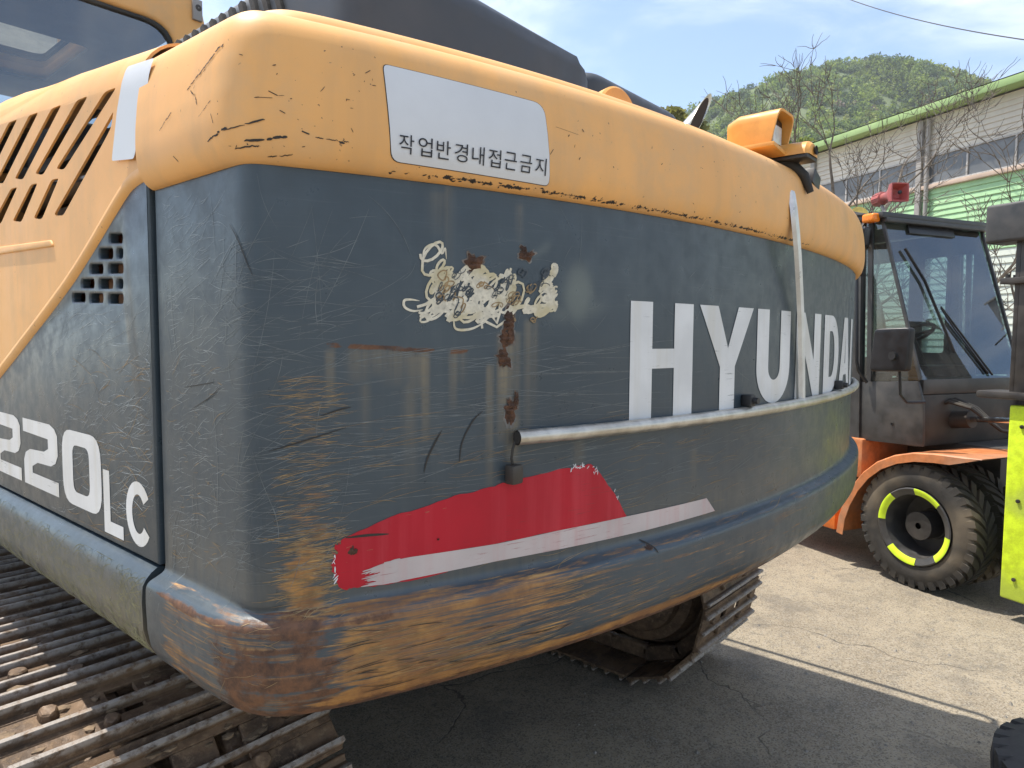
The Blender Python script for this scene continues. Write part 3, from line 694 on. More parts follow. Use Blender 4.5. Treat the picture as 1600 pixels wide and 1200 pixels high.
sb.append((pix(body, [(655, 470), (640, 468), (631, 470), (632, 480), (645, 486), (660, 484)]), .004, True))
sb.append((pix(body, [(708, 498), (712, 514), (735, 514), (758, 503)]), .004, True))
sb.append((pix(body, [(660, 415), (662, 392), (672, 383), (682, 384), (690, 396), (695, 388), (697, 405)]), .004, True))
ribbons("scribble", sb, body, MATS["scribble_paint"], CW, .0012, label="cream paint scribble over an erased mark")
keep_sb = sb; sb = []
smear(16, 665, 865, 458, 19, 16, .0010, .0026); sb2 = sb; sb = keep_sb
ribbons("scribble_gaps", sb2, body, MATS["scribble_gap"], CW, .0021, kind="stuff")
sb = []; smear(12, 660, 865, 462, 20, 18, .0012, .0022); ribbons("scribble_tan", sb, body, MATS["scratch_tan"], CW, .0019, kind="stuff")  # thin tan strokes laid over the scribble
# rusted-through blisters
def blister(x, y, rx, ry, n=34, rag=.22):
    c = P(x, y); jag = rng.normal(0, rag, n); jag = (jag + np.roll(jag, 1) * .8) * .8; ph = rng.uniform(0, 6, 2)
    out = [c + np.array([rx * (1 + jag[i] + .22 * math.sin(2 * a + ph[0])) * math.cos(a), ry * (1 + jag[i] + .22 * math.sin(3 * a + ph[1])) * math.sin(a)]) for i, a in enumerate(np.linspace(0, 2 * math.pi, n, endpoint=False))]
    halo = [c + (p - c) * rng.uniform(1.10, 1.35) for p in out]
    decal("flaked_edge", [halo], body, MATS["flaked_primer"], CW, .0006)
    bm = flat_bm([out]); cut_grid(bm, .005, .005)
    def f(a, z, w):
        d = math.hypot((a - c[0]) / rx, (z - c[1]) / ry); return body.M(a, z, .0009 + max(0, 1.15 - d) * (.0015 + .006 * abs(math.sin(a * 410 + ph[0]) * math.sin(z * 370 + ph[1]))))
    smap(bm, f); from_bm("rust_blister", bm, MATS["rust"], CW, smooth=False)
for q in ((740, 411, .013, .011), (822, 400, .014, .008), (818, 391, .006, .007), (794, 506, .011, .020), (791, 528, .012, .013), (787, 559, .013, .017), (796, 640, .010, .018), (806, 622, .005, .014), (552, 860, .006, .006), (684, 842, .002, .002), (1000, 851, .008, .003)): blister(*q)
# scratches: fine arcs in the paint
def scratch_set(n, poly, lmin, lmax, ang, spread, w0, w1, bow=.06):
    """arcs spread in a photo-bounded box (x0, y0, x1, y1) on the wall"""
    x0, y0, x1, y1 = poly; a, b = P(x0, y0), P(x1, y1); c, d = P(x0, y1), P(x1, y0); out = []
    for i in range(n):
        t, k = rng.random(), rng.random(); p = (a * (1 - t) + d * t) * (1 - k) + (c * (1 - t) + b * t) * k
        L_ = lmin * (lmax / lmin) ** (rng.random() ** 1.6); th_ = R(rng.normal(ang, spread)); e = np.array([math.cos(th_), math.sin(th_)]); nn = np.array([-e[1], e[0]]); bw = rng.normal(0, bow) * L_
        m = max(4, int(L_ / .02)); pts = [p + e * L_ * (u - .5) + nn * bw * (1 - (2 * u - 1) ** 2) for u in np.linspace(0, 1, m)]
        pts = [q for q in pts if .02 < q[0] < body.len - .02 and 1.06 < q[1] < 1.822]
        if len(pts) > 2: out.append((pts, rng.uniform(w0, w1), True))
    return out
ribbons("side_scratches", scratch_set(430, (256, 300, 350, 890), .02, .10, 12, 13, .0002, .0006), body, MATS["scratch_bright"], CW, .0004, kind="stuff")
lt = scratch_set(330, (350, 380, 540, 900), .03, .16, 8, 14, .0003, .0009)
lt += scratch_set(170, (540, 540, 980, 780), .06, .45, 3, 5, .0003, .0009, .02) + scratch_set(34, (500, 300, 980, 540), .03, .12, 20, 40, .0003, .0007)
lt += scratch_set(90, (950, 660, 1280, 790), .05, .30, 4, 8, .0004, .0010, .02) + scratch_set(60, (256, 330, 540, 900), .05, .2, 80, 22, .0003, .0009)
lt += scratch_set(26, (1000, 400, 1240, 640), .03, .10, 10, 50, .0003, .0006)
ribbons("pale_scratches", lt, body, MATS["scratch_light"], CW, .0005, kind="stuff")
tn = scratch_set(260, (440, 590, 535, 930), .015, .07, 5, 6, .0003, .0009) + scratch_set(160, (430, 820, 535, 955), .015, .07, 4, 6, .0004, .0011)
tn += scratch_set(260, (530, 960, 860, 1050), .02, .10, 2, 3, .0003, .0009, .01) + scratch_set(170, (850, 890, 1230, 950), .03, .16, 2, 3, .0003, .0009, .01) + scratch_set(40, (300, 960, 430, 1080), .01, .05, 5, 25, .0003, .0009)
tn += scratch_set(90, (940, 640, 1240, 800), .04, .2, 4, 5, .0003, .0008) + scratch_set(60, (256, 560, 350, 900), .01, .05, 8, 20, .0004, .0009) + scratch_set(70, (540, 640, 900, 900), .03, .2, 3, 4, .0003, .0007)
ribbons("tan_scratches", tn, body, MATS["scratch_tan"], CW, .0006, kind="stuff")
dk = [(pix(body, p), w, True) for p, w in (([(690, 672), (680, 690), (668, 715), (662, 738)], .003), ([(754, 642), (738, 658), (722, 690), (717, 722)], .0025), ([(360, 350), (375, 380), (395, 430)], .0015), ([(420, 705), (470, 690), (540, 668)], .002), ([(300, 640), (330, 620), (345, 605)], .0014), ([(290, 605), (320, 600), (335, 597)], .0014), ([(500, 650), (530, 640), (548, 636)], .002), ([(540, 840), (575, 836), (607, 834)], .004), ([(997, 842), (1005, 848), (1008, 858)], .004))]
dk += scratch_set(40, (520, 960, 900, 1060), .03, .1, 2, 6, .0006, .0016, .02)
ribbons("dark_scratches", dk, body, MATS["scratch_dark"], CW, .0013, kind="stuff")
def cap_lines():
    out = []
    for p, w in (([(330, 222), (352, 208), (390, 196), (415, 190)], .003), ([(298, 145), (325, 110), (350, 78)], .0024), ([(258, 206), (268, 190), (276, 176)], .002), ([(385, 222), (415, 220), (450, 215)], .004), ([(372, 234), (395, 231), (412, 230)], .002), ([(470, 207), (482, 212)], .003), ([(492, 216), (520, 220), (548, 226)], .003), ([(420, 244), (445, 242), (462, 240)], .002), ([(318, 186), (330, 170), (338, 158)], .0012), ([(338, 180), (341, 195)], .0012), ([(305, 143), (312, 150), (316, 164)], .0016), ([(420, 145), (432, 152)], .0018), ([(435, 175), (445, 180)], .0018), ([(406, 155), (425, 156)], .0012), ([(276, 245), (281, 253)], .002), ([(855, 243), (860, 235)], .0015), ([(570, 120), (578, 116)], .0014), ([(865, 200), (900, 212)], .0006)):
        out.append((pix(cap, p, .02), w, True))
    for i in range(34):
        x, y = rng.uniform(280, 620), rng.uniform(90, 245); y = max(y, 60 + .0 * x); q = cap.sz(x, y, .02); a = rng.uniform(0, 3); L_ = .002 + .008 * rng.random() ** 3
        out.append(([q + np.array([math.cos(a), math.sin(a)]) * L_ * t for t in (-.5, 0, .5)], rng.uniform(.0006, .0014), True))
    for i in range(30):
        x, y = rng.uniform(860, 1230), rng.uniform(200, 360); q = cap.sz(x, y, .02); a = rng.uniform(0, 3); L_ = rng.uniform(.002, .006)
        out.append(([q + np.array([math.cos(a), math.sin(a)]) * L_ * t for t in (-.5, 0, .5)], rng.uniform(.001, .002), True))
    for i in range(120):
        a = rng.uniform(cap.sz(600, 270)[0], cap.sz(1240, 385)[0]); z = 1.833 + abs(rng.normal(0, .003)); L_ = rng.uniform(.001, .007); out.append(([np.array((a + L_ * t, max(z, 1.8335) + rng.normal(0, .0004))) for t in (0, .5, 1)], rng.uniform(.001, .0028), True))
    br = []
    for p, w, tp in out:
        p = np.array(p)
        if len(p) < 3 or np.hypot(*(p[-1] - p[0])) < .02: br.append((p, w * .8, True)); continue
        d = np.r_[0, np.cumsum(np.hypot(*np.diff(p, axis=0).T))]; t = 0.0
        while t < d[-1] - .003:
            e = min(d[-1], t + rng.uniform(.004, .022)); tt = np.linspace(t, e, 9); q = np.c_[np.interp(tt, d, p[:, 0]), np.interp(tt, d, p[:, 1])] + rng.normal(0, .0004, (9, 2)); q += rng.normal(0, .0007, 2)
            br.append((q, w * rng.uniform(.35, 1.0), True)); t = e - .003 + rng.uniform(0, .006)
    out = br
    return [o for o in out if all(1.8315 < p[1] < 2.03 for p in o[0])]
ribbons("chips_and_scratches", cap_lines(), cap, MATS["scratch_dark"], CAP, .0005, kind="stuff")

lip = Skin(.050, [(-.0525, 2.0255), (-.056, 2.030), (-.0587, 2.036), (-.060, 2.039)], .026); lc = []
a0, a1 = cap.sz(480, 62)[0], cap.sz(1200, 268)[0]
for i in range(210):
    a = rng.uniform(a0, a1); z = 2.0322 + rng.normal(0, .0011); L_ = rng.uniform(.002, .020); lc.append(([np.array((a + L_ * t, z + rng.normal(0, .0006))) for t in (0, .33, .66, 1)], rng.uniform(.0012, .0034), True))
ribbons("crease_chips", lc, lip, MATS["scratch_dark"], CAP, .0007, kind="stuff")

# conduit along the rear face, its drop and the sensors
s0, s1 = P(801, 685)[0], s_of_u(3.0)
tube("conduit", [body.M(a, 1.4385, .013) for a in np.linspace(s0, s1, 60)], .0125, MATS["aluminium_conduit"], EXC, 14, cap=False)
tube("conduit_end", [body.M(a, 1.4385, .013) for a in (s0 - .001, s0 + .004)], .0105, MATS["black_rubber"], EXC, 12)
st_pts = []
for x, y, o in ((1257, 624, .018), (1256.5, 560, .020), (1255.5, 500, .024), (1253.5, 450, .030), (1251, 400, .040), (1248, 360, .044), (1244.5, 325, .040), (1241, 302, .030), (1238, 292, .018)):
    q = body.sz(x, y, o); st_pts.append((float(np.interp(q[0], body.d, body.P[:, 0])), q[1], o))
V, F = [], []
for u, z, o in st_pts:
    for du, do in ((-.0135, 0), (-.0100, .009), (.0100, .009), (.0135, 0)): V.append(body.pt(s_of_u(u + du), o - .010 + do, z))
for i in range(len(st_pts) - 1):
    for k in range(4): F.append((4 * i + k, 4 * i + (k + 1) % 4, 4 * i + 4 + (k + 1) % 4, 4 * i + 4 + k))
from_py("conduit_drop", V, F, MATS["pale_conduit"], EXC)
def sensor(px, py, lay=0):
    q = P(px, py); bm = bmesh.new(); bx(bm, np.array((-.013, -.012, -.013)), np.array((.013, .012, .013)), .004)
    r = bmesh.ops.create_cone(bm, segments=14, radius1=.008, radius2=.007, depth=.012, cap_ends=True); bmesh.ops.rotate(bm, verts=r["verts"], cent=(0, 0, 0), matrix=Matrix.Rotation(R(90), 3, "X")); bmesh.ops.translate(bm, verts=r["verts"], vec=(.003, -.016, 0))
    c = Vector(body.M(q[0], q[1], .013)); n = Vector(body.M(q[0], q[1], 1.0)) - c; a = math.atan2(n.y, n.x) + math.pi / 2
    bmesh.ops.rotate(bm, verts=bm.verts, cent=(0, 0, 0), matrix=Matrix.Rotation(a, 3, "Z")); bmesh.ops.translate(bm, verts=bm.verts, vec=c)
    from_bm("parking_sensor", bm, MATS["black_plastic"], EXC)
sensor(1161, 625); sensor(1304, 601)
q = P(797, 739); c = Vector(body.M(q[0], q[1], .012))
box("hanging_sensor", c - Vector((.013, .010, .016)), c + Vector((.013, .010, .016)), MATS["mast_steel"], EXC, .005)
wire = [body.M(*P(801, 688), .008), body.M(*P(795, 700), .012), body.M(*P(793, 715), .012), body.M(*P(797, 730), .010)]
tube("sensor_wire", wire, .0022, MATS["black_rubber"], EXC, 8)

# ------------------------------------------------------------------ excavator: left side
def ztop(v): return 2.082 + (v - 1.3) * .115
def side_map(v, z, w, off=0.0, rb=.075):
    """panel bent inwards over a rounded shoulder; w is outward"""
    zb = ztop(v) - rb
    if z <= zb: return (US - w - off, v, z)
    a = (z - zb) / rb; r_ = rb
    if a > math.pi / 2: return (US + r_ + (a - math.pi / 2) * rb, v, zb + r_ + w + off + (a - math.pi / 2) * rb * .06)
    return (US + r_ - (r_ + w + off) * math.cos(a), v, zb + (r_ + w + off) * math.sin(a))
def SP(px, py): q = on_u(px, py, US); return np.array([q[1], q[2]])
cropA = lambda x, y: SP(x * .25, y * .25 + 60)
low_edge = [SP(253, 273), SP(236, 275), SP(216, 287), SP(202, 304), SP(145, 400), SP(105, 460), SP(0, 592)]
e = low_edge[-1]; low_edge += [e + (low_edge[-1] - low_edge[-2]) * .4, np.array([2.95, low_edge[-1][1] - .13])]
outer = [np.array([1.172, 2.30])] + [np.array([max(p[0], 1.172), p[1]]) for p in low_edge] + [np.array([2.95, 2.50])]
slots = []
for TR, TL, BL, BR in (((777, 320), (700, 350), (395, 822), (445, 828)), ((597, 373), (525, 400), (262, 852), (312, 860)), ((430, 425), (365, 450), (133, 882), (185, 888)), ((284, 470), (225, 490), (8, 907), (60, 912)), ((150, 513), (95, 535), (-110, 927), (-60, 935)), ((22, 553), (-30, 570), (-220, 945), (-175, 955)), ((-95, 590), (-145, 605), (-325, 968), (-280, 975)),
                       ((413, 880), (365, 890), (252, 1130), (305, 1135)), ((278, 910), (235, 920), (120, 1145), (175, 1152)), ((150, 935), (108, 945), (-10, 1160), (45, 1162)), ((22, 957), (-20, 965), (-130, 1175), (-80, 1180)), ((-95, 980), (-135, 988), (-240, 1190), (-195, 1195))):
    slots.append(round_poly([cropA(*TR), cropA(*TL), cropA(*BL), cropA(*BR)], .012, 4))
slots.append(round_poly([cropA(*p) for p in ((757, 468), (385, 1100), (390, 1113), (440, 1112), (700, 650), (745, 565))], [.004, .012, .006, .010, .02, .015], 4))
bm = flat_bm([outer] + slots, .0022, .0); cut_grid(bm, 0, .014); smap(bm, lambda v, z, w: side_map(v, z, w, .010))
DOOR = from_bm("louvred_door", bm, MATS["orange"], EXC); DOOR["label"] = "orange louvred engine door"
bm = flat_bm([round_poly([SP(0, 388), SP(92, 376), SP(96, 386), SP(0, 400)], .008)], .002, .003, 2); smap(bm, lambda v, z, w: side_map(v, z, w, .0108)); from_bm("pressed_ridge", bm, MATS["orange"], DOOR)
def bead(name, line, r_, parent):
    pts = [side_map(p[0], p[1] + .006, 0, -.0015) for p in line]; P2 = [Vector(pts[0])]
    for a, b, c in zip(pts[:-2], pts[1:-1], pts[2:]):
        a, b, c = Vector(a), Vector(b), Vector(c); m0, m1 = (a + b) / 2, (b + c) / 2
        P2 += [m0 * (1 - t) ** 2 + b * 2 * t * (1 - t) + m1 * t * t for t in np.linspace(0, 1, 7)]
    P2.append(Vector(pts[-1])); tube(name, P2, r_, MATS["orange"], parent, 14)
bead("rolled_edge", [np.array((1.178, 1.853))] + low_edge[1:], .0165, DOOR)
stk = round_poly([SP(214, 114), SP(256, 101), SP(247, 175), SP(229, 252), SP(194, 255), SP(203, 175)], .006, 3)
bm = flat_bm([stk]); cut_grid(bm, .05, .012); smap(bm, lambda v, z, w: side_map(v, z, 0, .0195)); from_bm("reflective_sticker", bm, MATS["white_sticker"], DOOR)
V, F = [], []
zz = np.arange(1.83, 2.34, .01)
for z in zz:
    for v in (1.135, 1.21): V.append(side_map(v, z, 0, -.003 if v > 1.15 else -.005))
F = [(2 * i, 2 * i + 1, 2 * i + 3, 2 * i + 2) for i in range(len(zz) - 1)]
from_py("seam_channel", V, F, MATS["orange"], EXC)
# grey lower door with its vent holes
gl = [np.array([1.166, 1.224]), np.array([2.95, 1.224]), np.array([2.95, 1.50])] + [p + [0, .012] for p in low_edge[::-1] if p[0] < 2.7] + [np.array([1.166, 1.865])]
holes = []
cropB = lambda x, y: SP(x * .35, y * .35 + 380)
for x0, x1, y0, y1 in ((460, 522, 25, 70), (540, 567, 25, 68), (418, 478, 95, 136), (503, 568, 93, 135), (380, 438, 162, 200), (460, 522, 160, 203), (540, 567, 162, 203), (340, 398, 224, 262), (418, 478, 226, 266), (503, 568, 228, 270), (505, 565, -40, 0)):
    holes.append(round_poly([cropB(x0, y0), cropB(x1, y0), cropB(x1, y1), cropB(x0, y1)], .008, 3))
bm = flat_bm([gl] + holes, .005, .004, 2); smap(bm, lambda v, z, w: (US + .002 - w, v, z)); LOW = from_bm("lower_door", bm, MATS["grey_plain"], EXC)
def side_decal(name, loops, mat, parent, off=.0078):
    bm = flat_bm(loops); smap(bm, lambda v, z, w: (US - off, v, z)); return from_bm(name, bm, mat, parent)
def two(v1, v0, z0, z1, w, h):          # v1 is the left end (larger v)
    W = v1 - v0; H = z1 - z0; X = lambda t: v1 - t * W; Z = lambda t: z0 + t * H; ww = w / W; hh = h / H
    pts = [(0, 1), (.80, 1), (.93, .95), (1, .86), (1, .58), (.93, .46), (.80, .40), (.42, .40 - .02), (ww, .30), (ww, hh), (1, hh), (1, 0), (0, 0), (0, .36), (.06, .48), (.2, .55), (.62, .58), (1 - ww, .64), (1 - ww, 1 - hh - .02), (0, 1 - hh)]
    return [[(X(a), Z(b)) for a, b in pts]]
for v1, v0 in ((2.125, 1.895), (1.872, 1.640)): side_decal("numeral", two(v1, v0, 1.263, 1.412, .060, .030), MATS["white_decal"], LOW)
side_decal("numeral", [round_poly([(1.612, 1.412), (1.402, 1.412), (1.402, 1.262), (1.612, 1.262)], .05, 5), round_poly([(1.552, 1.384), (1.462, 1.384), (1.462, 1.290), (1.552, 1.290)], .022, 4)], MATS["white_decal"], LOW)
side_decal("letter", [[(1.393, 1.355), (1.363, 1.355), (1.363, 1.262), (1.305, 1.262), (1.305, 1.238), (1.393, 1.238)]], MATS["white_decal"], LOW)
ca = np.linspace(R(35), R(325), 26); c0 = np.array([1.238, 1.297])
side_decal("letter", [[c0 + [-.052 * math.cos(a), .056 * math.sin(a)] for a in ca] + [c0 + [-.026 * math.cos(a), .034 * math.sin(a)] for a in ca[::-1]]], MATS["white_decal"], LOW)
def side_scr(n, x0, y0, x1, y1, ang, sp_, l0, l1, w0, w1):
    V, F = [], []
    for i in range(n):
        p = SP(rng.uniform(x0, x1), rng.uniform(y0, y1)); L_ = rng.uniform(l0, l1); a = R(rng.normal(ang, sp_)); e_ = np.array([-math.cos(a), math.sin(a)]); nn = np.array([e_[1], -e_[0]]); bw = rng.normal(0, .08) * L_; w = rng.uniform(w0, w1)
        for u in np.linspace(0, 1, 6):
            c = p + e_ * L_ * (u - .5) + nn * bw * (1 - (2 * u - 1) ** 2); k = w / 2 * math.sin(math.pi * (u * .94 + .03)) ** .5
            c[0] = max(1.175, c[0]); c[1] = min(max(c[1], 1.235), 1.80)
            for sg in (-1, 1): V.append((US - .0074 + rng.uniform(-.0003, .0), c[0] + nn[0] * k * sg, c[1] + nn[1] * k * sg))
        b = len(V) - 12; F += [(b + 2 * j, b + 2 * j + 1, b + 2 * j + 3, b + 2 * j + 2) for j in range(5)]
    return V, F
def visible_low(V, F):     # keep marks that lie on the grey door only
    lv, lz = np.array([p[0] for p in low_edge]), np.array([p[1] for p in low_edge]); keep = []
    for f in F:
        c = np.mean([V[i] for i in f], 0)
        if c[2] < np.interp(c[1], lv, lz) - .012: keep.append(f)
    return V, keep
V, F = visible_low(*side_scr(330, 90, 480, 250, 800, 14, 16, .02, .14, .0002, .0007)); from_py("pale_scratches", V, F, MATS["scratch_bright"], LOW, False)["kind"] = "stuff"
V, F = visible_low(*side_scr(110, 120, 560, 250, 860, 10, 22, .02, .12, .0004, .0010)); from_py("tan_scratches", V, F, MATS["scratch_tan"], LOW, False)["kind"] = "stuff"
# sill below the doors, same section as the bumper
SP_ = [(.0 - .005, 1.218), (.004, 1.220), (.012, 1.216), (.022, 1.207), (.030, 1.194), (.032, 1.17), (.031, 1.12), (.024, 1.094), (.010, 1.071), (-.006, 1.056), (-.03, 1.045), (-.06, 1.038), (-.3, 1.036)]
prof_s = dense(SP_, .012); vv = np.arange(1.172, 4.9, .02); V, SZ = [], []
for v in vv:
    for o, z in prof_s: V.append((US - o, v, z)); SZ.append((-v, z, 0))
k = len(prof_s); F = [(i * k + j, (i + 1) * k + j, (i + 1) * k + j + 1, i * k + j + 1) for i in range(len(vv) - 1) for j in range(k - 1)]
F.append(tuple(range(k)))
SILL = from_py("sill", V, F, MATS["grey"], EXC); me = SILL.data
a = me.attributes.new("sz", "FLOAT_VECTOR", "POINT"); a.data.foreach_set("vector", np.array(SZ, np.float32).ravel())
SZ = np.array(SZ); mk = np.zeros((len(V), 4)); t = np.clip((1.9 + SZ[:, 0]) / .8, 0, 1)
mk[:, 2] = .85 * t * np.clip((1.21 - SZ[:, 1]) / .1, 0, 1); mk[:, 1] = .22 * t + .25 * np.exp(-((SZ[:, 1] - 1.05) / .03) ** 2)
c = me.attributes.new("masks", "FLOAT_COLOR", "POINT"); c.data.foreach_set("color", mk.astype(np.float32).ravel())
def sill_scr(n):
    V, F = [], []
    for i in range(n):
        v = 1.18 + rng.random() ** 1.5 * .9; z = rng.uniform(1.075, 1.195); L_ = rng.uniform(.01, .07); a = rng.uniform(-1.2, 1.2); w = rng.uniform(.0004, .001); bw = rng.normal(0, .25) * L_
        for u in np.linspace(0, 1, 6):
            dv, dz = (u - .5) * L_ * math.cos(a), (u - .5) * L_ * math.sin(a) + bw * (1 - (2 * u - 1) ** 2)
            zz = min(max(z + dz, 1.05), 1.205); o = np.interp(zz, [p[1] for p in SP_[::-1]], [p[0] for p in SP_[::-1]]) + .0006
            for sg in (-1, 1): V.append((US - o, max(v + dv, 1.175), zz + sg * w / 2))
        b = len(V) - 12; F += [(b + 2 * j, b + 2 * j + 1, b + 2 * j + 3, b + 2 * j + 2) for j in range(5)]
    return V, F
V, F = sill_scr(900); simple("scratch_olive", (.20, .19, .10), .6, var=.3, scale=60); from_py("olive_scratches", V, F, MATS["scratch_olive"], SILL, False)["kind"] = "stuff"
# inside of the engine bay, seen through the louvres and the seam
box("bay_wall", (.86, 1.20, 1.06), (.89, 3.2, 2.0), MATS["brown_interior"], EXC, 0)
box("bay_floor", (.50, 1.20, 1.06), (.88, 3.2, 1.09), MATS["brown_interior"], EXC, 0)
box("bay_bulkhead", (.50, 1.166, 1.06), (1.7, 1.198, 2.02), MATS["brown_interior"], EXC, 0)
for y0, z0, y1, z1, r_ in ((1.25, 1.97, 3.1, 2.01, .035), (1.25, 1.90, 3.1, 1.93, .028), (1.25, 1.83, 3.1, 1.86, .02)):
    tube("cooling_pipe", [(.70, y0, z0), (.70, (y0 + y1) / 2, (z0 + z1) / 2 + .02), (.70, y1, z1)], r_, MATS["tan_pipe"], EXC, 12)
for v in (1.45, 1.9, 2.35): box("bay_post", (.76, v, 1.09), (.80, v + .05, 2.02), MATS["tan_pipe"], EXC, .004)
box("vent_backing", (US + .035, 1.24, 1.62), (US + .045, 1.62, 1.84), MATS["vent_brown"], EXC, 0)
tube("seam_seal", [(US + .012, 1.160, 1.06), (US + .012, 1.160, 1.83)], .007, MATS["seal_foam"], EXC, 8)
box("seam_back", (US + .016, 1.13, 1.05), (US + .05, 1.19, 2.0), MATS["seal_foam"], EXC, .002)
# deck, right flank and front of the upper frame
box("deck", (.58, 1.16, 2.028), (3.14, 1.42, 2.056), MATS["hood_paint"], EXC, .004)
box("deck", (.60, 1.42, 2.022), (3.14, 4.6, 2.050), MATS["hood_paint"], EXC, .004)
bm = bmesh.new(); bx(bm, np.array((3.16, 1.16, 1.04)), np.array((2 * U0 - US, 4.9, 2.03)), .03, 3); from_bm("right_flank", bm, MATS["orange"], EXC)
box("belly_plate", (.54, 1.0, 1.037), (3.15, 4.9, 1.055), MATS["dark_paint"], EXC, 0)
tube("flank_rail", [(3.20, 1.06, 1.95), (3.27, 1.07, 1.97), (3.285, 1.12, 1.975), (3.285, 3.2, 1.975), (3.27, 3.26, 1.97), (3.20, 3.27, 1.95)], .014, MATS["dark_paint"], EXC, 10)

# engine hood on the deck
def hood(name, u0, u1, v0, v1, z0, z1, rv, rt, mat, chamfer=0.0):
    out = round_poly([(u0, v0), (u1, v0), (u1, v1), (u0, v1)], rv, 6); cen = np.mean(out, 0); rows = [(0, z0), (0, z1 - rt)] + [(rt * (1 - math.cos(a)), z1 - rt + rt * math.sin(a)) for a in np.linspace(.2, math.pi / 2, 7)]
    V, F = [], []; n = len(out); hw, hd = (u1 - u0) / 2, (v1 - v0) / 2
    for ins, z in rows:
        for p in out:
            x = cen[0] + (p[0] - cen[0]) * (1 - ins / hw); y = cen[1] + (p[1] - cen[1]) * (1 - ins / hd); zz = z
            if chamfer and x > u1 - chamfer: zz = min(z, z1 - ((x - (u1 - chamfer)) / chamfer) ** 1.6 * chamfer * .75)
            V.append((x, y, zz))
    for i in range(len(rows) - 1):
        for k in range(n): F.append((i * n + k, i * n + (k + 1) % n, (i + 1) * n + (k + 1) % n, (i + 1) * n + k))
    F.append(tuple((len(rows) - 1) * n + k for k in range(n)))
    return from_py(name, V, F, mat, EXC)
HOOD = hood("engine_hood", .880, 1.745, 1.165, 2.45, 2.05, 2.445, .09, .09, MATS["hood_paint"], .20)
hood("hood_extension", 1.75, 2.36, 1.20, 2.3, 2.05, 2.412, .08, .045, MATS["hood_paint"], .1)
for i in range(12):
    v = 1.42 + i * .048; bm = bmesh.new(); bx(bm, np.array((.870, v, 2.26)), np.array((.884, v + .017, 2.395)), .003, 2, Matrix.Rotation(R(-24), 3, "X")); from_bm("hood_slot", bm, MATS["black_rubber"], HOOD)
for (u, v, z, r_) in ((.80, 1.64, 2.20, .024), (.80, 1.72, 2.21, .018)): tube("latch", [(u, v, 2.05), (u, v, z), (u + .05, v + .02, z + .03)], r_ * .6, MATS["black_rubber"], EXC, 10)
tube("hood_cable", [(.66, 2.3, 2.10), (.70, 1.95, 2.20), (.76, 1.75, 2.23), (.82, 1.60, 2.24), (.86, 1.45, 2.28)], .012, MATS["black_rubber"], EXC, 8)
# filler cap disc and exhaust
revolve("lifting_eye", [(0, .002), (0, .020), (0, .060), (.006, .066), (.034, .066), (.04, .060), (.04, .002)], (1.655, 1.07, 2.212), (-.25, -1, .05), MATS["work_orange"], EXC, 36)
revolve("eye_bore", [(-.001, .002), (-.001, .018)], (1.655, 1.07, 2.198), (-.25, -1, .05), MATS["rust"], EXC, 20)
ex0, ex1 = on_v(1066, 205, 1.30), on_v(1092, 184, 1.26)
dv = (ex1 - ex0) / np.linalg.norm(ex1 - ex0); Lx = .085
def exhaust():
    tocam = Vector((0, 0, EYE)) - Vector(ex1); tocam.normalize(); ax = (right * .66 + upv * .75).normalized(); e1 = ax.orthogonal().normalized(); e2 = ax.cross(e1); c0 = Vector(ex1) - ax * .28; V, F = [], []; n = 28; cutn = (right * .78 + tocam * .62).normalized()
    for r_, rev in ((.035, 0), (.032, 1)):
        for end in (0, 1):
            for k in range(n):
                a = 2 * math.pi * k / n; o = (e1 * math.cos(a) + e2 * math.sin(a)) * r_
                if end: t = (Vector(ex1) - (c0 + o)).dot(cutn) / ax.dot(cutn); V.append(c0 + o + ax * t)
                else: V.append(c0 + o)
    for k in range(n):
        j = (k + 1) % n; F += [(k, j, n + j, n + k), (2 * n + j, 2 * n + k, 3 * n + k, 3 * n + j), (n + k, n + j, 3 * n + j, 3 * n + k)]
    o = from_py("exhaust_pipe", V, F, MATS["brushed_steel"], EXC)
    V2 = []
    for k in range(n):
        a = 2 * math.pi * k / n; oo = (e1 * math.cos(a) + e2 * math.sin(a)) * .0318; t = (Vector(ex1) - ax * .012 - (c0 + oo)).dot(cutn) / ax.dot(cutn); V2.append(c0 + oo + ax * t)
    from_py("bore_dark", V2, [tuple(range(n))], MATS["seal_foam"], o, False)  # flat black disc just inside the cut paints the bore's inner darkness
exhaust()
# rear camera housing, small beacon, black box on the cover
def cam_housing():
    # hood-shaped shell, open towards the rear (-v)
    u0, u1, z0, z1 = 1.645, 1.752, 2.046, 2.137; v0, v1 = .598, .728; V, F = [], []
    outp = round_poly([(u0, z0), (u0, z1), (u1, z1), (u1, z0)], [.004, .026, .026, .004], 5); n = len(outp); c = np.mean(outp, 0)
    rings = [(v1, .78, 0), (v1 - .03, 1.0, 0), (v0, 1.0, .022), (v0, .90, .022), (v0 + .03, .88, 0)]
    for v, sc_, lean in rings:
        for p in outp: q = c + (p - c) * sc_; V.append((q[0], v + lean * (q[1] - z1) / (z1 - z0) * -1.0, q[1]))
    for i in range(len(rings) - 1):
        for k in range(n): F.append((i * n + k, i * n + (k + 1) % n, (i + 1) * n + (k + 1) % n, (i + 1) * n + k))
    F.append(tuple(range(n)))
    H = from_py("camera_housing", V, F, MATS["work_orange"], EXC)
    box("bezel", (u0 + .008, v0 + .028, z0 + .008), (u1 - .008, v0 + .05, z1 - .010), MATS["black_plastic"], H, .004)
    box("lens", (u0 + .026, v0 + .022, z0 + .020), (u1 - .026, v0 + .030, z1 - .028), MATS["lamp_lens"], H, .003)
    prism("housing_foot", [(1.622, 2.044), (1.80, 2.024), (1.80, 2.033), (1.622, 2.054)], .60, .74, MATS["work_orange"], EXC, "uz", .002)
cam_housing()
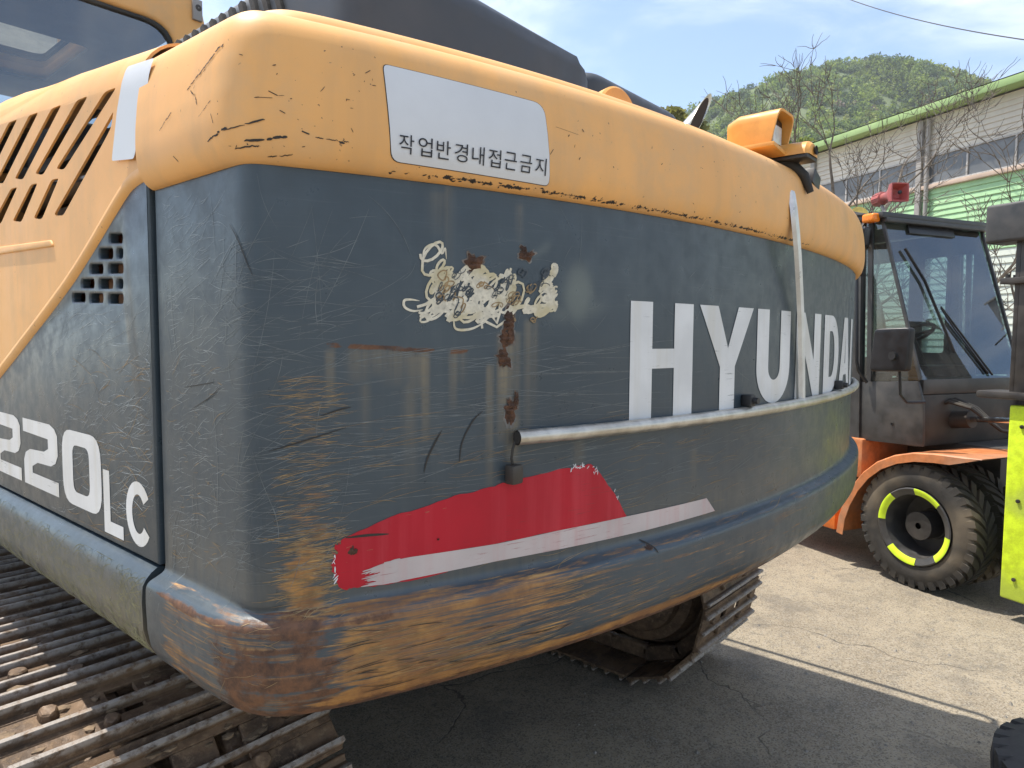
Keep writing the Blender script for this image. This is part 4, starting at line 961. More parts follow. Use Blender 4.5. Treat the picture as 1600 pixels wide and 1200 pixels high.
def beacon():
    c = np.array((1.735, .592, 2.034)); V, F = [], []; n = 12; secs = ((-.055, .75), (-.045, .95), (0, 1.0), (.05, .98), (.062, .80))
    for dv_, k in secs:
        for i in range(n + 1):
            a = math.pi * i / n; V.append((c[0] + .040 * k * math.cos(a), c[1] + dv_ * .8, c[2] + .036 * k * math.sin(a)))
    m = n + 1
    for i in range(len(secs) - 1):
        for k in range(n): F.append((i * m + k, i * m + k + 1, (i + 1) * m + k + 1, (i + 1) * m + k))
    F.append(tuple(range(m))); F.append(tuple((len(secs) - 1) * m + k for k in range(m)))
    o = from_py("small_camera", V, F, MATS["work_orange"], EXC)
    box("base_band", c + [-.036, -.042, -.009], c + [.036, .044, .001], MATS["mast_steel"], o, .003)
    revolve("eye", [(0, .002), (0, .009), (.004, .011)], (c[0] + .006, c[1] - .0455, c[2] + .013), (0, -1, 0), MATS["black_plastic"], o, 16)
beacon()
box("control_box", (1.845, .580, 1.985), (1.900, .640, 2.026), MATS["black_plastic"], EXC, .003, rot=Matrix.Rotation(R(20), 3, "Y"))
tube("cable_cover", [(1.60, .80, 2.058), (1.66, .70, 2.046), (1.71, .64, 2.036), (1.745, .60, 2.020), (1.758, .575, 1.995), (1.768, .562, 1.955)], [.014, .016, .016, .015, .012, .008], MATS["black_rubber"], EXC, 10)

# ------------------------------------------------------------------ excavator: cab
CABG = MATS["dark_cab_glass"]
CX0, CX1, CV0, CV1, CZ0, CZ1 = .50, 1.285, 2.60, 4.3, 1.2, 2.86
win = round_poly([(CX0 + .05, 2.10), (1.168, 2.10), (1.168, 2.712), (CX0 + .05, 2.712)], [.03, .03, .10, .10], 6)
frame = round_poly([(CX0, CZ0), (CX1, CZ0), (CX1, CZ1), (CX0, CZ1)], [.02, .02, .13, .13], 8)
def cab_wall(name, outer_, holes_, thick, bev, fn, mat, parent):
    bm = flat_bm([outer_] + holes_, thick, bev, 3); smap(bm, fn); return from_bm(name, bm, mat, parent)
CAB = cab_wall("cab", frame, [win], .012, .018, lambda u, z, w: (u, CV0 + .03 + w, z), MATS["orange"], EXC)
CAB["label"] = "orange operator cab with dark rear window"
cab_wall("window_seal", win, [[np.mean(win, 0) + (np.array(p) - np.mean(win, 0)) * .955 for p in win]], .004, .005, lambda u, z, w: (u, CV0 + .012 + w, z), MATS["black_rubber"], CAB)
bm = flat_bm([win]); smap(bm, lambda u, z, w: (u, CV0 + .014, z)); from_bm("rear_glass", bm, CABG, CAB)
sw = round_poly([(CV0 + .12, 2.0), (CV1 - .2, 2.0), (CV1 - .35, 2.70), (CV0 + .12, 2.70)], .06, 5)
sfr = round_poly([(CV0 + .035, CZ0), (CV1, CZ0), (CV1 - .2, CZ1 - .14), (CV0 + .035, CZ1 - .14)], .02, 4)
for uu in (CX0 + .014, CX1 - .014):
    cab_wall("side_wall", sfr, [sw], .008, .006, lambda v, z, w: (uu + w, v, z), MATS["orange"], CAB)
    bm = flat_bm([sw]); smap(bm, lambda v, z, w: (uu, v, z)); from_bm("side_glass", bm, CABG, CAB)
hz = round_poly([(.62, 3.15), (1.08, 3.15), (1.08, 3.75), (.62, 3.75)], .05, 5)
ro = round_poly([(CX0 + .02, CV0 + .03), (CX1 - .02, CV0 + .03), (CX1 - .02, CV1 - .18), (CX0 + .02, CV1 - .18)], .08, 5)
cab_wall("roof", ro, [hz], .02, .012, lambda u, v, w: (u, v, CZ1 - .05 + w), MATS["orange"], CAB)
bm = flat_bm([hz]); smap(bm, lambda u, v, w: (u, v, CZ1 - .05)); from_bm("roof_hatch", bm, MATS["hatch_glass"], CAB)
cab_wall("headlining", [(CX0 + .04, CV0 + .06), (CX1 - .04, CV0 + .06), (CX1 - .04, CV1 - .22), (CX0 + .04, CV1 - .22)], [hz], .006, .002, lambda u, v, w: (u, v, CZ1 - .105 + w), MATS["seat_black"], CAB)
box("seat_back", (.70, 3.0, 1.7), (1.12, 3.14, 2.42), MATS["seat_black"], CAB, .05, 3)
box("cab_floor", (CX0 + .03, CV0 + .06, CZ0), (CX1 - .03, CV1 - .05, CZ0 + .04), MATS["seat_black"], CAB, 0)
revolve("corner_bolt", [(0, .003), (0, .012), (.01, .012), (.012, .003)], (CX1 - .035, CV0 - .002, 2.80), (0, -1, 0), MATS["mast_steel"], CAB, 12)
box("door_bracket", (CX1 - .055, CV0 - .012, 2.755), (CX1 - .02, CV0 + .002, 2.83), MATS["grey_post"], CAB, .003)

# ------------------------------------------------------------------ excavator: tracks
TC = 1.815; RC = .40; VZ = (1.655, 5.15); TZ = .448; NSH = 48
def shoe_mesh():
    bm = bmesh.new(); ed = bm.verts.layers.float.new("edge"); hw = .30
    def strip(u0, u1, y0, y1, z0, z1): return bx(bm, np.array((u0, y0, z0)), np.array((u1, y1, z1)), .002, 1)
    strip(-hw, hw, -.098, -.03, 0, .012)
    for a, b in ((-hw, -.10), (-.045, .045), (.10, hw)): strip(a, b, -.03, .045, 0, .012)
    strip(-hw, hw, .045, .098, 0, .012)
    for y, h, w in ((-.082, .036, .011), (-.008, .030, .010), (.072, .034, .011)):
        v0 = strip(-hw, hw, y - w, y + w, .008, h)
        for v in bm.verts:
            if v.is_valid and v.co.z > h - .004 and abs(v.co.y - y) < w + .003: v[ed] = 1.0; v.co.y = y + (v.co.y - y) * .55
    me = bpy.data.meshes.new("track_shoe"); bmesh.ops.recalc_face_normals(bm, faces=bm.faces); bm.to_mesh(me); bm.free(); me.materials.append(MATS["track"]); return me
def bolt_mesh():
    bm = bmesh.new(); bmesh.ops.create_cone(bm, segments=7, radius1=.021, radius2=.017, depth=.020, cap_ends=True)
    for v in bm.verts: v.co += Vector((random.uniform(-.002, .002), random.uniform(-.002, .002), random.uniform(-.001, .003)))
    bmesh.ops.bevel(bm, geom=list(bm.edges), offset=.003, segments=1, affect="EDGES")
    me = bpy.data.meshes.new("bolt"); bm.to_mesh(me); bm.free(); me.materials.append(MATS["tan_pipe"] if False else MATS["track"]); return me
SHOE, BOLT = shoe_mesh(), bolt_mesh(); me_sm = SHOE; RS = .4215
straight = VZ[1] - VZ[0]; per = 2 * straight + 2 * math.pi * RC
def track_pos(d):
    d %= per
    if d < straight: return VZ[0] + d, TZ + RC, 0.0                         # top run towards the front
    d -= straight
    if d < math.pi * RC: a = d / RC; return VZ[1] + RC * math.sin(a), TZ + RC * math.cos(a), -a
    d -= math.pi * RC
    if d < straight: return VZ[1] - d, TZ - RC, -math.pi
    a = (d - straight) / RC; return VZ[0] - RC * math.sin(a), TZ - RC * math.cos(a), -math.pi - a
for side, uc in ((-1, TC - 1.195), (1, TC + 1.195)):
    for i in range(NSH):
        v, z, a = track_pos((i + .35) * per / NSH)
        o = bpy.data.objects.new("track_shoe", SHOE); COL.objects.link(o); o.parent = EXC
        o.location = Vector((uc, v, z)) - Vector(EXC.location); o.rotation_euler = (a, 0, 0)
        near = (side < 0 and z > .5 and v < 3.2) or (side > 0 and v < 1.75)
        if near:
            for bu in (-.205, -.115, .115, .205):
                b = bpy.data.objects.new("bolt", BOLT); COL.objects.link(b); b.parent = o; b.location = (bu, .032 if abs(bu) > .15 else -.045, .018); b.rotation_euler = (0, 0, random.uniform(0, 3)); s = random.uniform(.85, 1.15); b.scale = (s, s, s)
    # chain links on the inside of the shoes
    for du in (-.09, .09):
        bm = bmesh.new()
        for i in range(NSH):
            v, z, a = track_pos((i + .35) * per / NSH); m = Matrix.Rotation(a, 3, "X")
            r = bx(bm, np.array((du - .022, -.105, -.075)), np.array((du + .022, .105, -.004)), .01, 1)
            for w in r: w.co = m @ w.co + Vector((uc, v, z))
        from_bm("track_chain", bm, MATS["track"], EXC)
    for k, vc in enumerate(VZ):
        revolve("sprocket" if k == 0 else "idler", [(-.20, .02), (-.20, .20), (-.17, .235), (-.15, .24), (-.14, .285), (-.10, .30), (-.05, .305), (-.045, .325), (.045, .325), (.05, .305), (.10, .30), (.14, .285), (.15, .24), (.19, .23), (.22, .19), (.23, .02)], (uc, vc, TZ), (side * -1.0, 0, 0), MATS["track"], EXC, 44)
    bm = bmesh.new(); bx(bm, np.array((uc - .17, 1.95, .26)), np.array((uc + .17, 4.9, .66)), .05, 3); from_bm("track_frame", bm, MATS["track"], EXC)
    for v in np.linspace(2.2, 4.65, 7): revolve("track_roller", [(-.16, .02), (-.16, .09), (-.10, .09), (-.10, .075), (.10, .075), (.10, .09), (.16, .09), (.16, .02)], (uc, v, .20), (1, 0, 0), MATS["track"], EXC, 18)
bm = bmesh.new()
for k in range(230):
    v0_ = 1.32 + 1.9 * rng.random() ** 1.3; u_ = rng.uniform(.33, .9); dd = (v0_ - VZ[0]) % per; v, z, a = track_pos(dd); r_ = rng.uniform(.004, .016)
    rr3 = bmesh.ops.create_icosphere(bm, subdivisions=1, radius=r_); sx, sy, sz_ = rng.uniform(.8, 1.8), rng.uniform(.7, 1.2), rng.uniform(.35, .6)
    for w in rr3["verts"]: w.co = Vector((w.co.x * sx * rng.uniform(.8, 1.2) + u_, w.co.y * sy + v, w.co.z * sz_ * rng.uniform(.7, 1.3) + z + .014))
from_bm("packed_mud", bm, MATS["dry_mud"], EXC)["kind"] = "stuff"
bm = bmesh.new(); bx(bm, np.array((TC - 1.1, 2.9, .42)), np.array((TC + 1.1, 3.95, .72)), .06, 3); from_bm("centre_frame", bm, MATS["dark_paint"], EXC)
revolve("slew_ring", [(0, .02), (0, .62), (.33, .62), (.33, .02)], (TC, 3.43, .71), (0, 0, 1), MATS["dark_paint"], EXC, 40)

# ------------------------------------------------------------------ forklift
FP = Vector((4.974, .816, 0)); FA = R(-115.945)
FK = empty("forklift", FP, FA); tag(FK, "big orange and charcoal forklift with dual front tyres and lime marked wheel rims", "forklift")
WC = (-.08, .405)                                        # wheel centre (s, z)
def tyre(parent, y0, y1, c, R_, r_in, n_lug=34, name="tyre"):
    """tyre round the local y axis with moulded lugs"""
    w = y1 - y0; m = (y0 + y1) / 2
    prof = [(-w * .40, r_in), (-w * .46, r_in + .012), (-w * .5, r_in + .05), (-w * .5, r_in + .08), (-w * .47, R_ - .055), (-w * .45, R_ - .04), (-w * .42, R_ - .024), (0, R_ - .02), (w * .42, R_ - .024), (w * .45, R_ - .04), (w * .5, r_in + .08), (w * .46, r_in + .012), (w * .40, r_in)]
    o = revolve(name, prof, (c[0], m, c[1]), (0, 1, 0), MATS["tyre_rubber"], parent, 64)
    V, F = [], []
    for sgn in (-1, 1):
        for i in range(n_lug):
            a = 2 * math.pi * (i + (0 if sgn < 0 else .5)) / n_lug; hw0, hw1 = .30 * 2 * math.pi / n_lug, .27 * 2 * math.pi / n_lug; b = len(V)
            for (yy, rr, sk) in ((sgn * w * .475, R_ - .062, 0), (sgn * w * .445, R_ - .006, 0), (sgn * w * .22, R_, .10), (sgn * w * .02, R_ - .003, .22)):
                for hh in (-hw0, hw0): t = a + hh + sk; V.append((c[0] + rr * math.sin(t), m + yy, c[1] + rr * math.cos(t)))
            for (yy, rr, sk) in ((sgn * w * .44, R_ - .075, 0), (sgn * w * .43, R_ - .030, 0), (sgn * w * .22, R_ - .03, .10), (sgn * w * .02, R_ - .03, .22)):
                for hh in (-hw0 * 1.15, hw0 * 1.15): t = a + hh + sk; V.append((c[0] + rr * math.sin(t), m + yy, c[1] + rr * math.cos(t)))
            for k in range(3): F.append((b + 2 * k, b + 2 * k + 1, b + 2 * k + 3, b + 2 * k + 2))
            for k in range(3):
                F.append((b + 2 * k, b + 2 * k + 2, b + 8 + 2 * k + 2, b + 8 + 2 * k)); F.append((b + 2 * k + 1, b + 8 + 2 * k + 1, b + 8 + 2 * k + 3, b + 2 * k + 3))
            F.append((b, b + 8, b + 9, b + 1)); F.append((b + 6, b + 7, b + 15, b + 14))
    me = o.data; bm = bmesh.new(); bm.from_mesh(me); vs2 = [bm.verts.new(v) for v in V]
    for f in F:
        try: bm.faces.new([vs2[i] for i in f])
        except ValueError: pass
    bmesh.ops.recalc_face_normals(bm, faces=bm.faces); bm.to_mesh(me); bm.free()
    me.polygons.foreach_set("use_smooth", np.ones(len(me.polygons), bool)); me.set_sharp_from_angle(angle=R(30))
    return o
def front_wheel(y0, y1, sgn, tape):
    T = tyre(FK, y0, y1, WC, .405, .245); yo = y0 if sgn < 0 else y1; d = -sgn   # sgn -1: faces -y
    def Y(k): return yo + d * k - (y0 + y1) / 2
    prof = [(Y(.012), .246), (Y(.0), .250), (Y(-.004), .243), (Y(.004), .222), (Y(.012), .205), (Y(.05), .196), (Y(.19), .190), (Y(.195), .10), (Y(.18), .095), (Y(.175), .002)]
    rim = revolve("rim", prof, (WC[0], (y0 + y1) / 2, WC[1]), (0, 1, 0), MATS["forklift_charcoal"], T, 56)
    if tape:
        for a0, a1 in ((0, 44), (94, 138), (174, 224), (270, 318)):
            pr = [(Y(-.0045), .249), (Y(-.0065), .240), (Y(.002), .220), (Y(.010), .206)]
            # angles measured clockwise from the top as seen from outside
            revolve("rim_tape", pr, (WC[0], (y0 + y1) / 2, WC[1]), (0, 1, 0), MATS["lime_tape"], T, 12, a0=R(a0), a1=R(a1))
        for k in range(6):
            a = R(60 * k + 15); revolve("wheel_nut", [(0, .002), (0, .012), (-.012, .012), (-.014, .002)], (WC[0] + .07 * math.sin(a), yo + .174, WC[1] + .07 * math.cos(a)), (0, 1, 0), MATS["mast_steel"], T, 6)
    return T
front_wheel(.0, .215, -1, True); front_wheel(.255, .47, -1, False); front_wheel(1.33, 1.545, 1, False); front_wheel(1.585, 1.80, 1, True)
for y0 in (.22, 1.35): tyre(FK, y0, y0 + .24, (-2.25, .36), .36, .20)
for y0 in (.22, 1.35): revolve("rear_rim", [(-.10, .02), (-.10, .20), (.10, .20), (.10, .02)], (-2.25, y0 + .12, .36), (0, 1, 0), MATS["forklift_charcoal"], FK, 32)
revolve("axle", [(-.85, .02), (-.85, .09), (.85, .09), (.85, .02)], (WC[0], .9, WC[1]), (0, 1, 0), MATS["mast_steel"], FK, 20)
# fender: arched sheet with a turned-down lip
def fender(y0, y1, lip_y):
    path = [(-.655, .225), (-.640, .34), (-.600, .46), (-.535, .585), (-.450, .695), (-.345, .785), (-.220, .848), (-.090, .885), (.05, .900), (.15, .904), (.25, .907), (.34, .909)]
    d = np.array(path); t = np.gradient(d, axis=0); t /= np.hypot(*t.T)[:, None]; nn = np.c_[t[:, 1], -t[:, 0]]      # inwards (down)
    V, F = [], []
    def row(off, y): return [(p[0] + n[0] * off, y, p[1] + n[1] * off) for p, n in zip(d, nn)]
    lip_n = np.r_[np.full(9, .058), .058, .03, .002]
    def row2(y): return [(p[0] + n[0] * l, y, p[1] + n[1] * l) for p, n, l in zip(d, nn, lip_n)]
    s = 1 if y1 > y0 else -1
    R0 = [row2(y0 + s * .004), row2(y0), row(.008, y0), row(0, y0 + s * .008), row(0, y1), row(.006, y1), row(.006, y0 + s * .006), row2(y0 + s * .006)]
    n = len(path)
    for r_ in R0: V += r_
    for i in range(len(R0) - 1):
        for k in range(n - 1): F.append((i * n + k, i * n + k + 1, (i + 1) * n + k + 1, (i + 1) * n + k))
    return from_py("fender", V, F, MATS["forklift_orange"], FK)
fender(-.02, .55, 0); fender(1.82, 1.25, 0)
box("chassis", (-2.7, .10, .62), (-.56, 1.70, .90), MATS["forklift_orange"], FK, .02)
box("chassis", (-.56, .56, .50), (.10, 1.24, .90), MATS["forklift_charcoal"], FK, .01)
box("running_step", (-1.35, .02, .22), (-.70, .40, .40), MATS["bright_orange"], FK, .012)
box("step_panel", (-1.35, .12, .40), (-.68, .40, .62), MATS["forklift_charcoal"], FK, .006)
bm = bmesh.new(); bx(bm, np.array((-3.3, .12, .55)), np.array((-2.0, 1.68, 1.55)), .12, 4); from_bm("rear_counterweight", bm, MATS["forklift_orange"], FK)
# cab
Y0, Y1 = .15, 1.20
A_T, A_B = np.array((-.52, 2.45)), np.array((-.18, 1.34))
CK = MATS["forklift_charcoal"]
def beam(name, pts, w, mat=CK, parent=FK, d=None):
    V, F = [], []; d = d or w
    for i in range(len(pts) - 1):
        a, b = Vector(pts[i]), Vector(pts[i + 1]); t = (b - a).normalized(); e1 = Vector((0, 1, 0)); e1 = (e1 - t * e1.dot(t)); e1 = e1.normalized() if e1.length > .1 else Vector((1, 0, 0)); e2 = t.cross(e1); k = len(V)
        for p in (a, b):
            for x, y in ((-1, -1), (1, -1), (1, 1), (-1, 1)): V.append(p + e1 * x * w / 2 + e2 * y * d / 2)
        F += [(k + i_, k + (i_ + 1) % 4, k + 4 + (i_ + 1) % 4, k + 4 + i_) for i_ in range(4)] + [(k + 3, k + 2, k + 1, k), (k + 4, k + 5, k + 6, k + 7)]
    return from_py(name, V, F, mat, parent, smooth=False)
for y in (Y0, Y1):
    beam("windscreen_pillar", [(A_T[0], y, A_T[1]), (A_B[0], y, A_B[1])], .016, d=.02)
    beam("door_pillar", [(-.655, y, .90), (-.70, y, 2.44)], .05, d=.085)
    beam("door_post", [(-.565, y + .004, 1.30), (-.60, y + .004, 2.42)], .02, d=.035)
    beam("rear_pillar", [(-1.75, y, .90), (-1.70, y, 2.44)], .06)
    # side skin below the window
    prism("door_panel", [(-.64, .885), (-.135, .905), (-.15, 1.20), (-.19, 1.33), (-.64, 1.30)], y - .012, y + .012, CK, FK, "uz", .006)
    prism("rear_panel", [(-1.78, .90), (-.66, .90), (-.66, 1.25), (-1.78, 1.25)], y - .010, y + .010, CK, FK, "uz", .004)
    from_py("side_window", [(-.66, y, 1.30), (-.185, y, 1.335), (-.52, y, 2.43), (-.69, y, 2.43)], [(0, 1, 2, 3)], MATS["cab_glass"], FK, False)
    from_py("rear_side_window", [(-1.74, y, 1.25), (-.70, y, 1.25), (-.72, y, 2.42), (-1.70, y, 2.42)], [(0, 1, 2, 3)], MATS["cab_glass"], FK, False)
# far door: panel with a two-pane window, seen through the windscreen
dw = [round_poly([(-.93, 1.50), (-.735, 1.50), (-.735, 2.25), (-.93, 2.25)], .03, 4), round_poly([(-.705, 1.50), (-.53, 1.50), (-.53, 2.25), (-.705, 2.25)], .03, 4)]
bm = flat_bm([[(-1.72, 1.26), (-.20, 1.36), (-.52, 2.42), (-1.70, 2.42)]] + dw + [round_poly([(-1.60, 1.45), (-1.05, 1.45), (-1.05, 2.25), (-1.60, 2.25)], .04, 4)], .008, .003, 1); smap(bm, lambda s, z, w: (s, Y1 - .03 + w, z)); from_bm("far_door", bm, CK, FK)
bm = bmesh.new(); bx(bm, np.array((-1.85, Y0 - .05, 2.43)), np.array((-.47, Y1 + .05, 2.475)), .015, 2); from_bm("cab_roof", bm, CK, FK)
box("roof_gutter", (-.50, Y0 - .02, 2.405), (-.455, Y1 + .02, 2.435), CK, FK, .006)
box("sun_strip", (-.50, .38, 2.34), (-.485, .86, 2.405), MATS["black_plastic"], FK, .004, rot=Matrix.Rotation(R(-17), 3, "Y"))
from_py("windscreen", [(A_B[0] + .004, Y0, A_B[1]), (A_B[0] + .004, Y1, A_B[1]), (A_T[0] + .004, Y1, A_T[1] - .03), (A_T[0] + .004, Y0, A_T[1] - .03)], [(0, 1, 2, 3)], MATS["windscreen"], FK, False)
from_py("rear_window", [(-1.76, Y0, 1.3), (-1.76, Y1, 1.3), (-1.72, Y1, 2.4), (-1.72, Y0, 2.4)], [(0, 1, 2, 3)], MATS["cab_glass"], FK, False)
box("cowl", (-.42, Y0 + .02, 1.24), (-.17, Y1 + .0, 1.345), CK, FK, .02)
box("cowl_front", (-.24, Y0 + .03, .90), (-.18, Y1, 1.24), MATS["mast_steel"], FK, .01)
box("cab_floor", (-1.76, Y0 + .012, .895), (-.2, Y1 - .04, .925), MATS["mast_steel"], FK, 0)
box("dashboard", (-.60, .45, 1.25), (-.36, 1.0, 1.42), MATS["black_plastic"], FK, .03, 3)
tube("steering_column", [(-.52, .68, 1.35), (-.66, .68, 1.62)], .03, MATS["black_plastic"], FK)
ax_ = Vector((-.48, 0, .88)); c_sw = Vector((-.68, .68, 1.63)); SWH = empty("steering_wheel", c_sw); SWH.parent = FK
e1 = Vector((0, 1, 0)); e2 = ax_.normalized().cross(e1)
tube("wheel_ring", [(e1 * math.cos(a) + e2 * math.sin(a)) * .18 for a in np.linspace(0, 2 * math.pi, 33)], .014, MATS["black_plastic"], SWH, 8, cap=False)
for a in (R(90), R(210), R(330)): tube("spoke", [(0, 0, 0), (e1 * math.cos(a) + e2 * math.sin(a)) * .18], .012, MATS["black_plastic"], SWH, 8)
bm = bmesh.new(); bx(bm, np.array((-1.42, .42, 1.20)), np.array((-.98, .95, 1.34)), .05, 3); bx(bm, np.array((-1.52, .42, 1.30)), np.array((-1.38, .95, 1.98)), .06, 3, Matrix.Rotation(R(-8), 3, "Y")); from_bm("driver_seat", bm, MATS["seat_black"], FK)
# wiper
wb = lambda y, k: (A_B[0] + (A_T[0] - A_B[0]) * k + .02, y, A_B[1] + (A_T[1] - A_B[1]) * k)
tube("wiper_arm", [wb(.86, .02), wb(.62, .30), wb(.50, .44)], .007, MATS["black_plastic"], FK, 8)
tube("wiper_arm", [wb(.82, .03), wb(.58, .31), wb(.50, .43)], .006, MATS["black_plastic"], FK, 8)
beam("wiper_blade", [wb(.28, .80), wb(.40, .60), wb(.52, .16)], .010, MATS["black_rubber"], d=.016)
# mirror with its arm
mr = round_poly([(-.325, 1.395), (-.098, 1.402), (-.083, 1.680), (-.30, 1.672)], .03, 4)
bm = flat_bm([mr], .012, .010, 2); smap(bm, lambda s, z, w: (s, -.10 + w * 1.2 + (s + .2) * .25, z)); from_bm("mirror", bm, MATS["black_plastic"], FK)
tube("mirror_arm", [(-.18, -.06, 1.48), (-.17, -.05, 1.25), (-.16, .0, 1.20), (-.13, .13, 1.20)], .010, MATS["black_plastic"], FK, 8)
revolve("mirror_joint", [(-.02, .002), (-.02, .026), (.03, .022), (.03, .002)], (-.17, -.125, 1.50), (0, 1, 0), MATS["black_plastic"], FK, 14)
tube("grab_handle", [(-.64, .12, 2.06), (-.635, .07, 2.05), (-.625, .06, 2.0), (-.60, .06, 1.45), (-.59, .07, 1.38), (-.56, .12, 1.30)], .012, MATS["black_plastic"], FK, 8)
revolve("lock", [(0, .002), (0, .012), (.004, .010)], (-.36, .134, 1.03), (0, -1, 0), MATS["black_rubber"], FK, 12)
# work lamp, indicator, horn, beacons
LQ = round_poly([(-.71, 2.245), (-.53, 2.235), (-.515, 2.372), (-.69, 2.385)], .02, 4)
bm = flat_bm([LQ], .02, .012, 2); smap(bm, lambda s, z, w: (s, .06 + w + (s + .6) * -.5, z)); LAMP = from_bm("work_lamp", bm, MATS["black_plastic"], FK)
c_ = np.mean(LQ, 0); bm = flat_bm([[c_ + (np.array(p) - c_) * .80 for p in LQ]], .003); smap(bm, lambda s, z, w: (s, .0170 + w + (s + .6) * -.5, z)); from_bm("lens", bm, MATS["lamp_lens"], LAMP)
tube("lamp_bracket", [(-.62, .08, 2.38), (-.62, .12, 2.43), (-.64, .2, 2.45)], .014, MATS["mast_steel"], FK, 8)
box("indicator", (-.60, .05, 2.405), (-.50, .12, 2.465), MATS["amber_lens"], FK, .018, 3)
for k in range(3): tube("roof_hose", [(-.62, .10 + .02 * k, 2.47), (-.75, .09 + .03 * k, 2.49 + .01 * k), (-.95, .10, 2.485)], .010, MATS["black_rubber"], FK, 8)
def horn():
    c = Vector((-.66, .40, 2.635)); f = Vector((.93, -.30, .03)).normalized(); s = Vector((0, 0, 1)).cross(f).normalized(); u = f.cross(s); V, F = [], []
    secs = ((-.16, .030, 0), (-.155, .046, 0), (-.07, .046, 0), (-.065, .034, 0), (-.02, .032, 0), (.03, .044, .5), (.075, .062, 1), (.115, .066, 1), (.115, .058, 1), (.06, .03, .6), (.05, .002, 0)); n = 24
    for d, r_, sq in secs:
        for i in range(n):
            a = 2 * math.pi * i / n; x, y = math.cos(a), math.sin(a); k = 1 / max(abs(x), abs(y)); k = 1 + (min(k, 1.36) - 1) * sq; V.append(c + f * d + s * (x * r_ * k) + u * (y * r_ * k))
    for i in range(len(secs) - 1):
        for k in range(n): F.append((i * n + k, i * n + (k + 1) % n, (i + 1) * n + (k + 1) % n, (i + 1) * n + k))
    F.append(tuple(range(n))); o = from_py("horn_speaker", V, F, MATS["red_horn"], FK)
    revolve("horn_driver", [(0, .002), (0, .014), (-.012, .012), (-.02, .002)], c + f * .105, f * -1, MATS["dark_paint"], o, 16)
    for k in range(10):
        a = 2 * math.pi * k / 10; p = c + s * math.cos(a) * .046 + u * math.sin(a) * .046; tube("rib", [p - f * .15, p - f * .075], .0045, MATS["red_horn"], o, 6)
    tube("horn_bracket", [c - f * .09 - u * .05, c - f * .06 - u * .10, c - f * .0 - u * .155], .012, MATS["grey_post"], FK, 8)
horn()
revolve("beacon", [(0, .06), (.03, .06), (.07, .048), (.09, .02), (.092, .002)], (-1.10, .5, 2.475), (0, 0, 1), MATS["red_lens"], FK, 20)
revolve("roof_disc", [(-.01, .002), (-.01, .07), (.01, .07), (.01, .002)], (-.985, .48, 2.55), (.8, -.5, .25), MATS["yellow_plastic"], FK, 24)
# mast, lime plate, tilt cylinder
MS = MATS["mast_steel"]
bm = bmesh.new(); bx(bm, np.array((.445, .035, .125)), np.array((.68, .15, 1.235)), .012, 3); from_bm("lime_mast_plate", bm, MATS["lime_paint"], FK)
for z in (.25, .7, 1.12): revolve("plate_bolt", [(0, .002), (0, .011), (-.009, .011), (-.011, .002)], (.52, .034, z), (0, 1, 0), MS, FK, 8)
def channel(name, y, z0, z1, flip=1):
    bm = bmesh.new(); bx(bm, np.array((.42, y, z0)), np.array((.445, y + .10 * flip, z1)), .004); bx(bm, np.array((.445, y, z0)), np.array((.60, y + .025 * flip, z1)), .004); bx(bm, np.array((.60, y, z0)), np.array((.625, y + .10 * flip, z1)), .004); return from_bm(name, bm, MS, FK)
channel("mast_rail", .065, 1.30, 2.30); channel("mast_rail", 1.73, .12, 2.30, -1); channel("inner_rail", .20, .15, 2.25); channel("inner_rail", 1.60, .15, 2.25, -1)
tube("lift_cylinder", [(.41, .16, 1.30), (.41, .16, 2.15)], .028, MS, FK, 14)
box("mast_flange", (.275, .0, 1.268), (.70, .22, 1.310), MS, FK, .012)
box("mast_clamp", (.36, .03, 1.92), (.62, .20, 1.955), MS, FK, .006)
for y in (.05, .12): revolve("clamp_bolt", [(0, .002), (0, .012), (.02, .012), (.02, .002)], (.39, y, 1.955), (0, 0, 1), MS, FK, 8)
box("mast_head_plate", (.27, .015, 2.155), (.74, .20, 2.375), CK, FK, .02, 3)
box("cross_member", (.43, .1, 2.16), (.60, 1.7, 2.28), MS, FK, .01); box("cross_member", (.43, .1, .30), (.60, 1.7, .50), MS, FK, .01); box("cross_member", (.45, .1, 1.05), (.60, 1.7, 1.16), MS, FK, .01)
tube("tilt_cylinder", [(-.40, .50, 1.03), (-.06, .50, 1.08)], .058, MS, FK, 20); tube("tilt_rod", [(-.07, .50, 1.079), (.36, .36, 1.12)], .020, MATS["chrome_rod"], FK, 14)
for k in range(3): tube("hydraulic_hose", [(-.28, .42 + .03 * k, 1.15), (-.15, .40 + .03 * k, 1.19 + .01 * k), (-.02, .42 + .03 * k, 1.16), (.10, .55, 1.02), (.3, .7, 1.0)], .012, MATS["black_rubber"], FK, 8)

# ------------------------------------------------------------------ warehouse
WA = np.array((18.375, 1.578)); WD = np.array((-.4763, -.8793)); WNv = np.array((-.8793, .4763))
WH = empty("warehouse", (WA[0], WA[1], 0), math.atan2(WD[1], WD[0])); tag(WH, "long cream and green clad warehouse with a green eave behind the forklift", "warehouse")
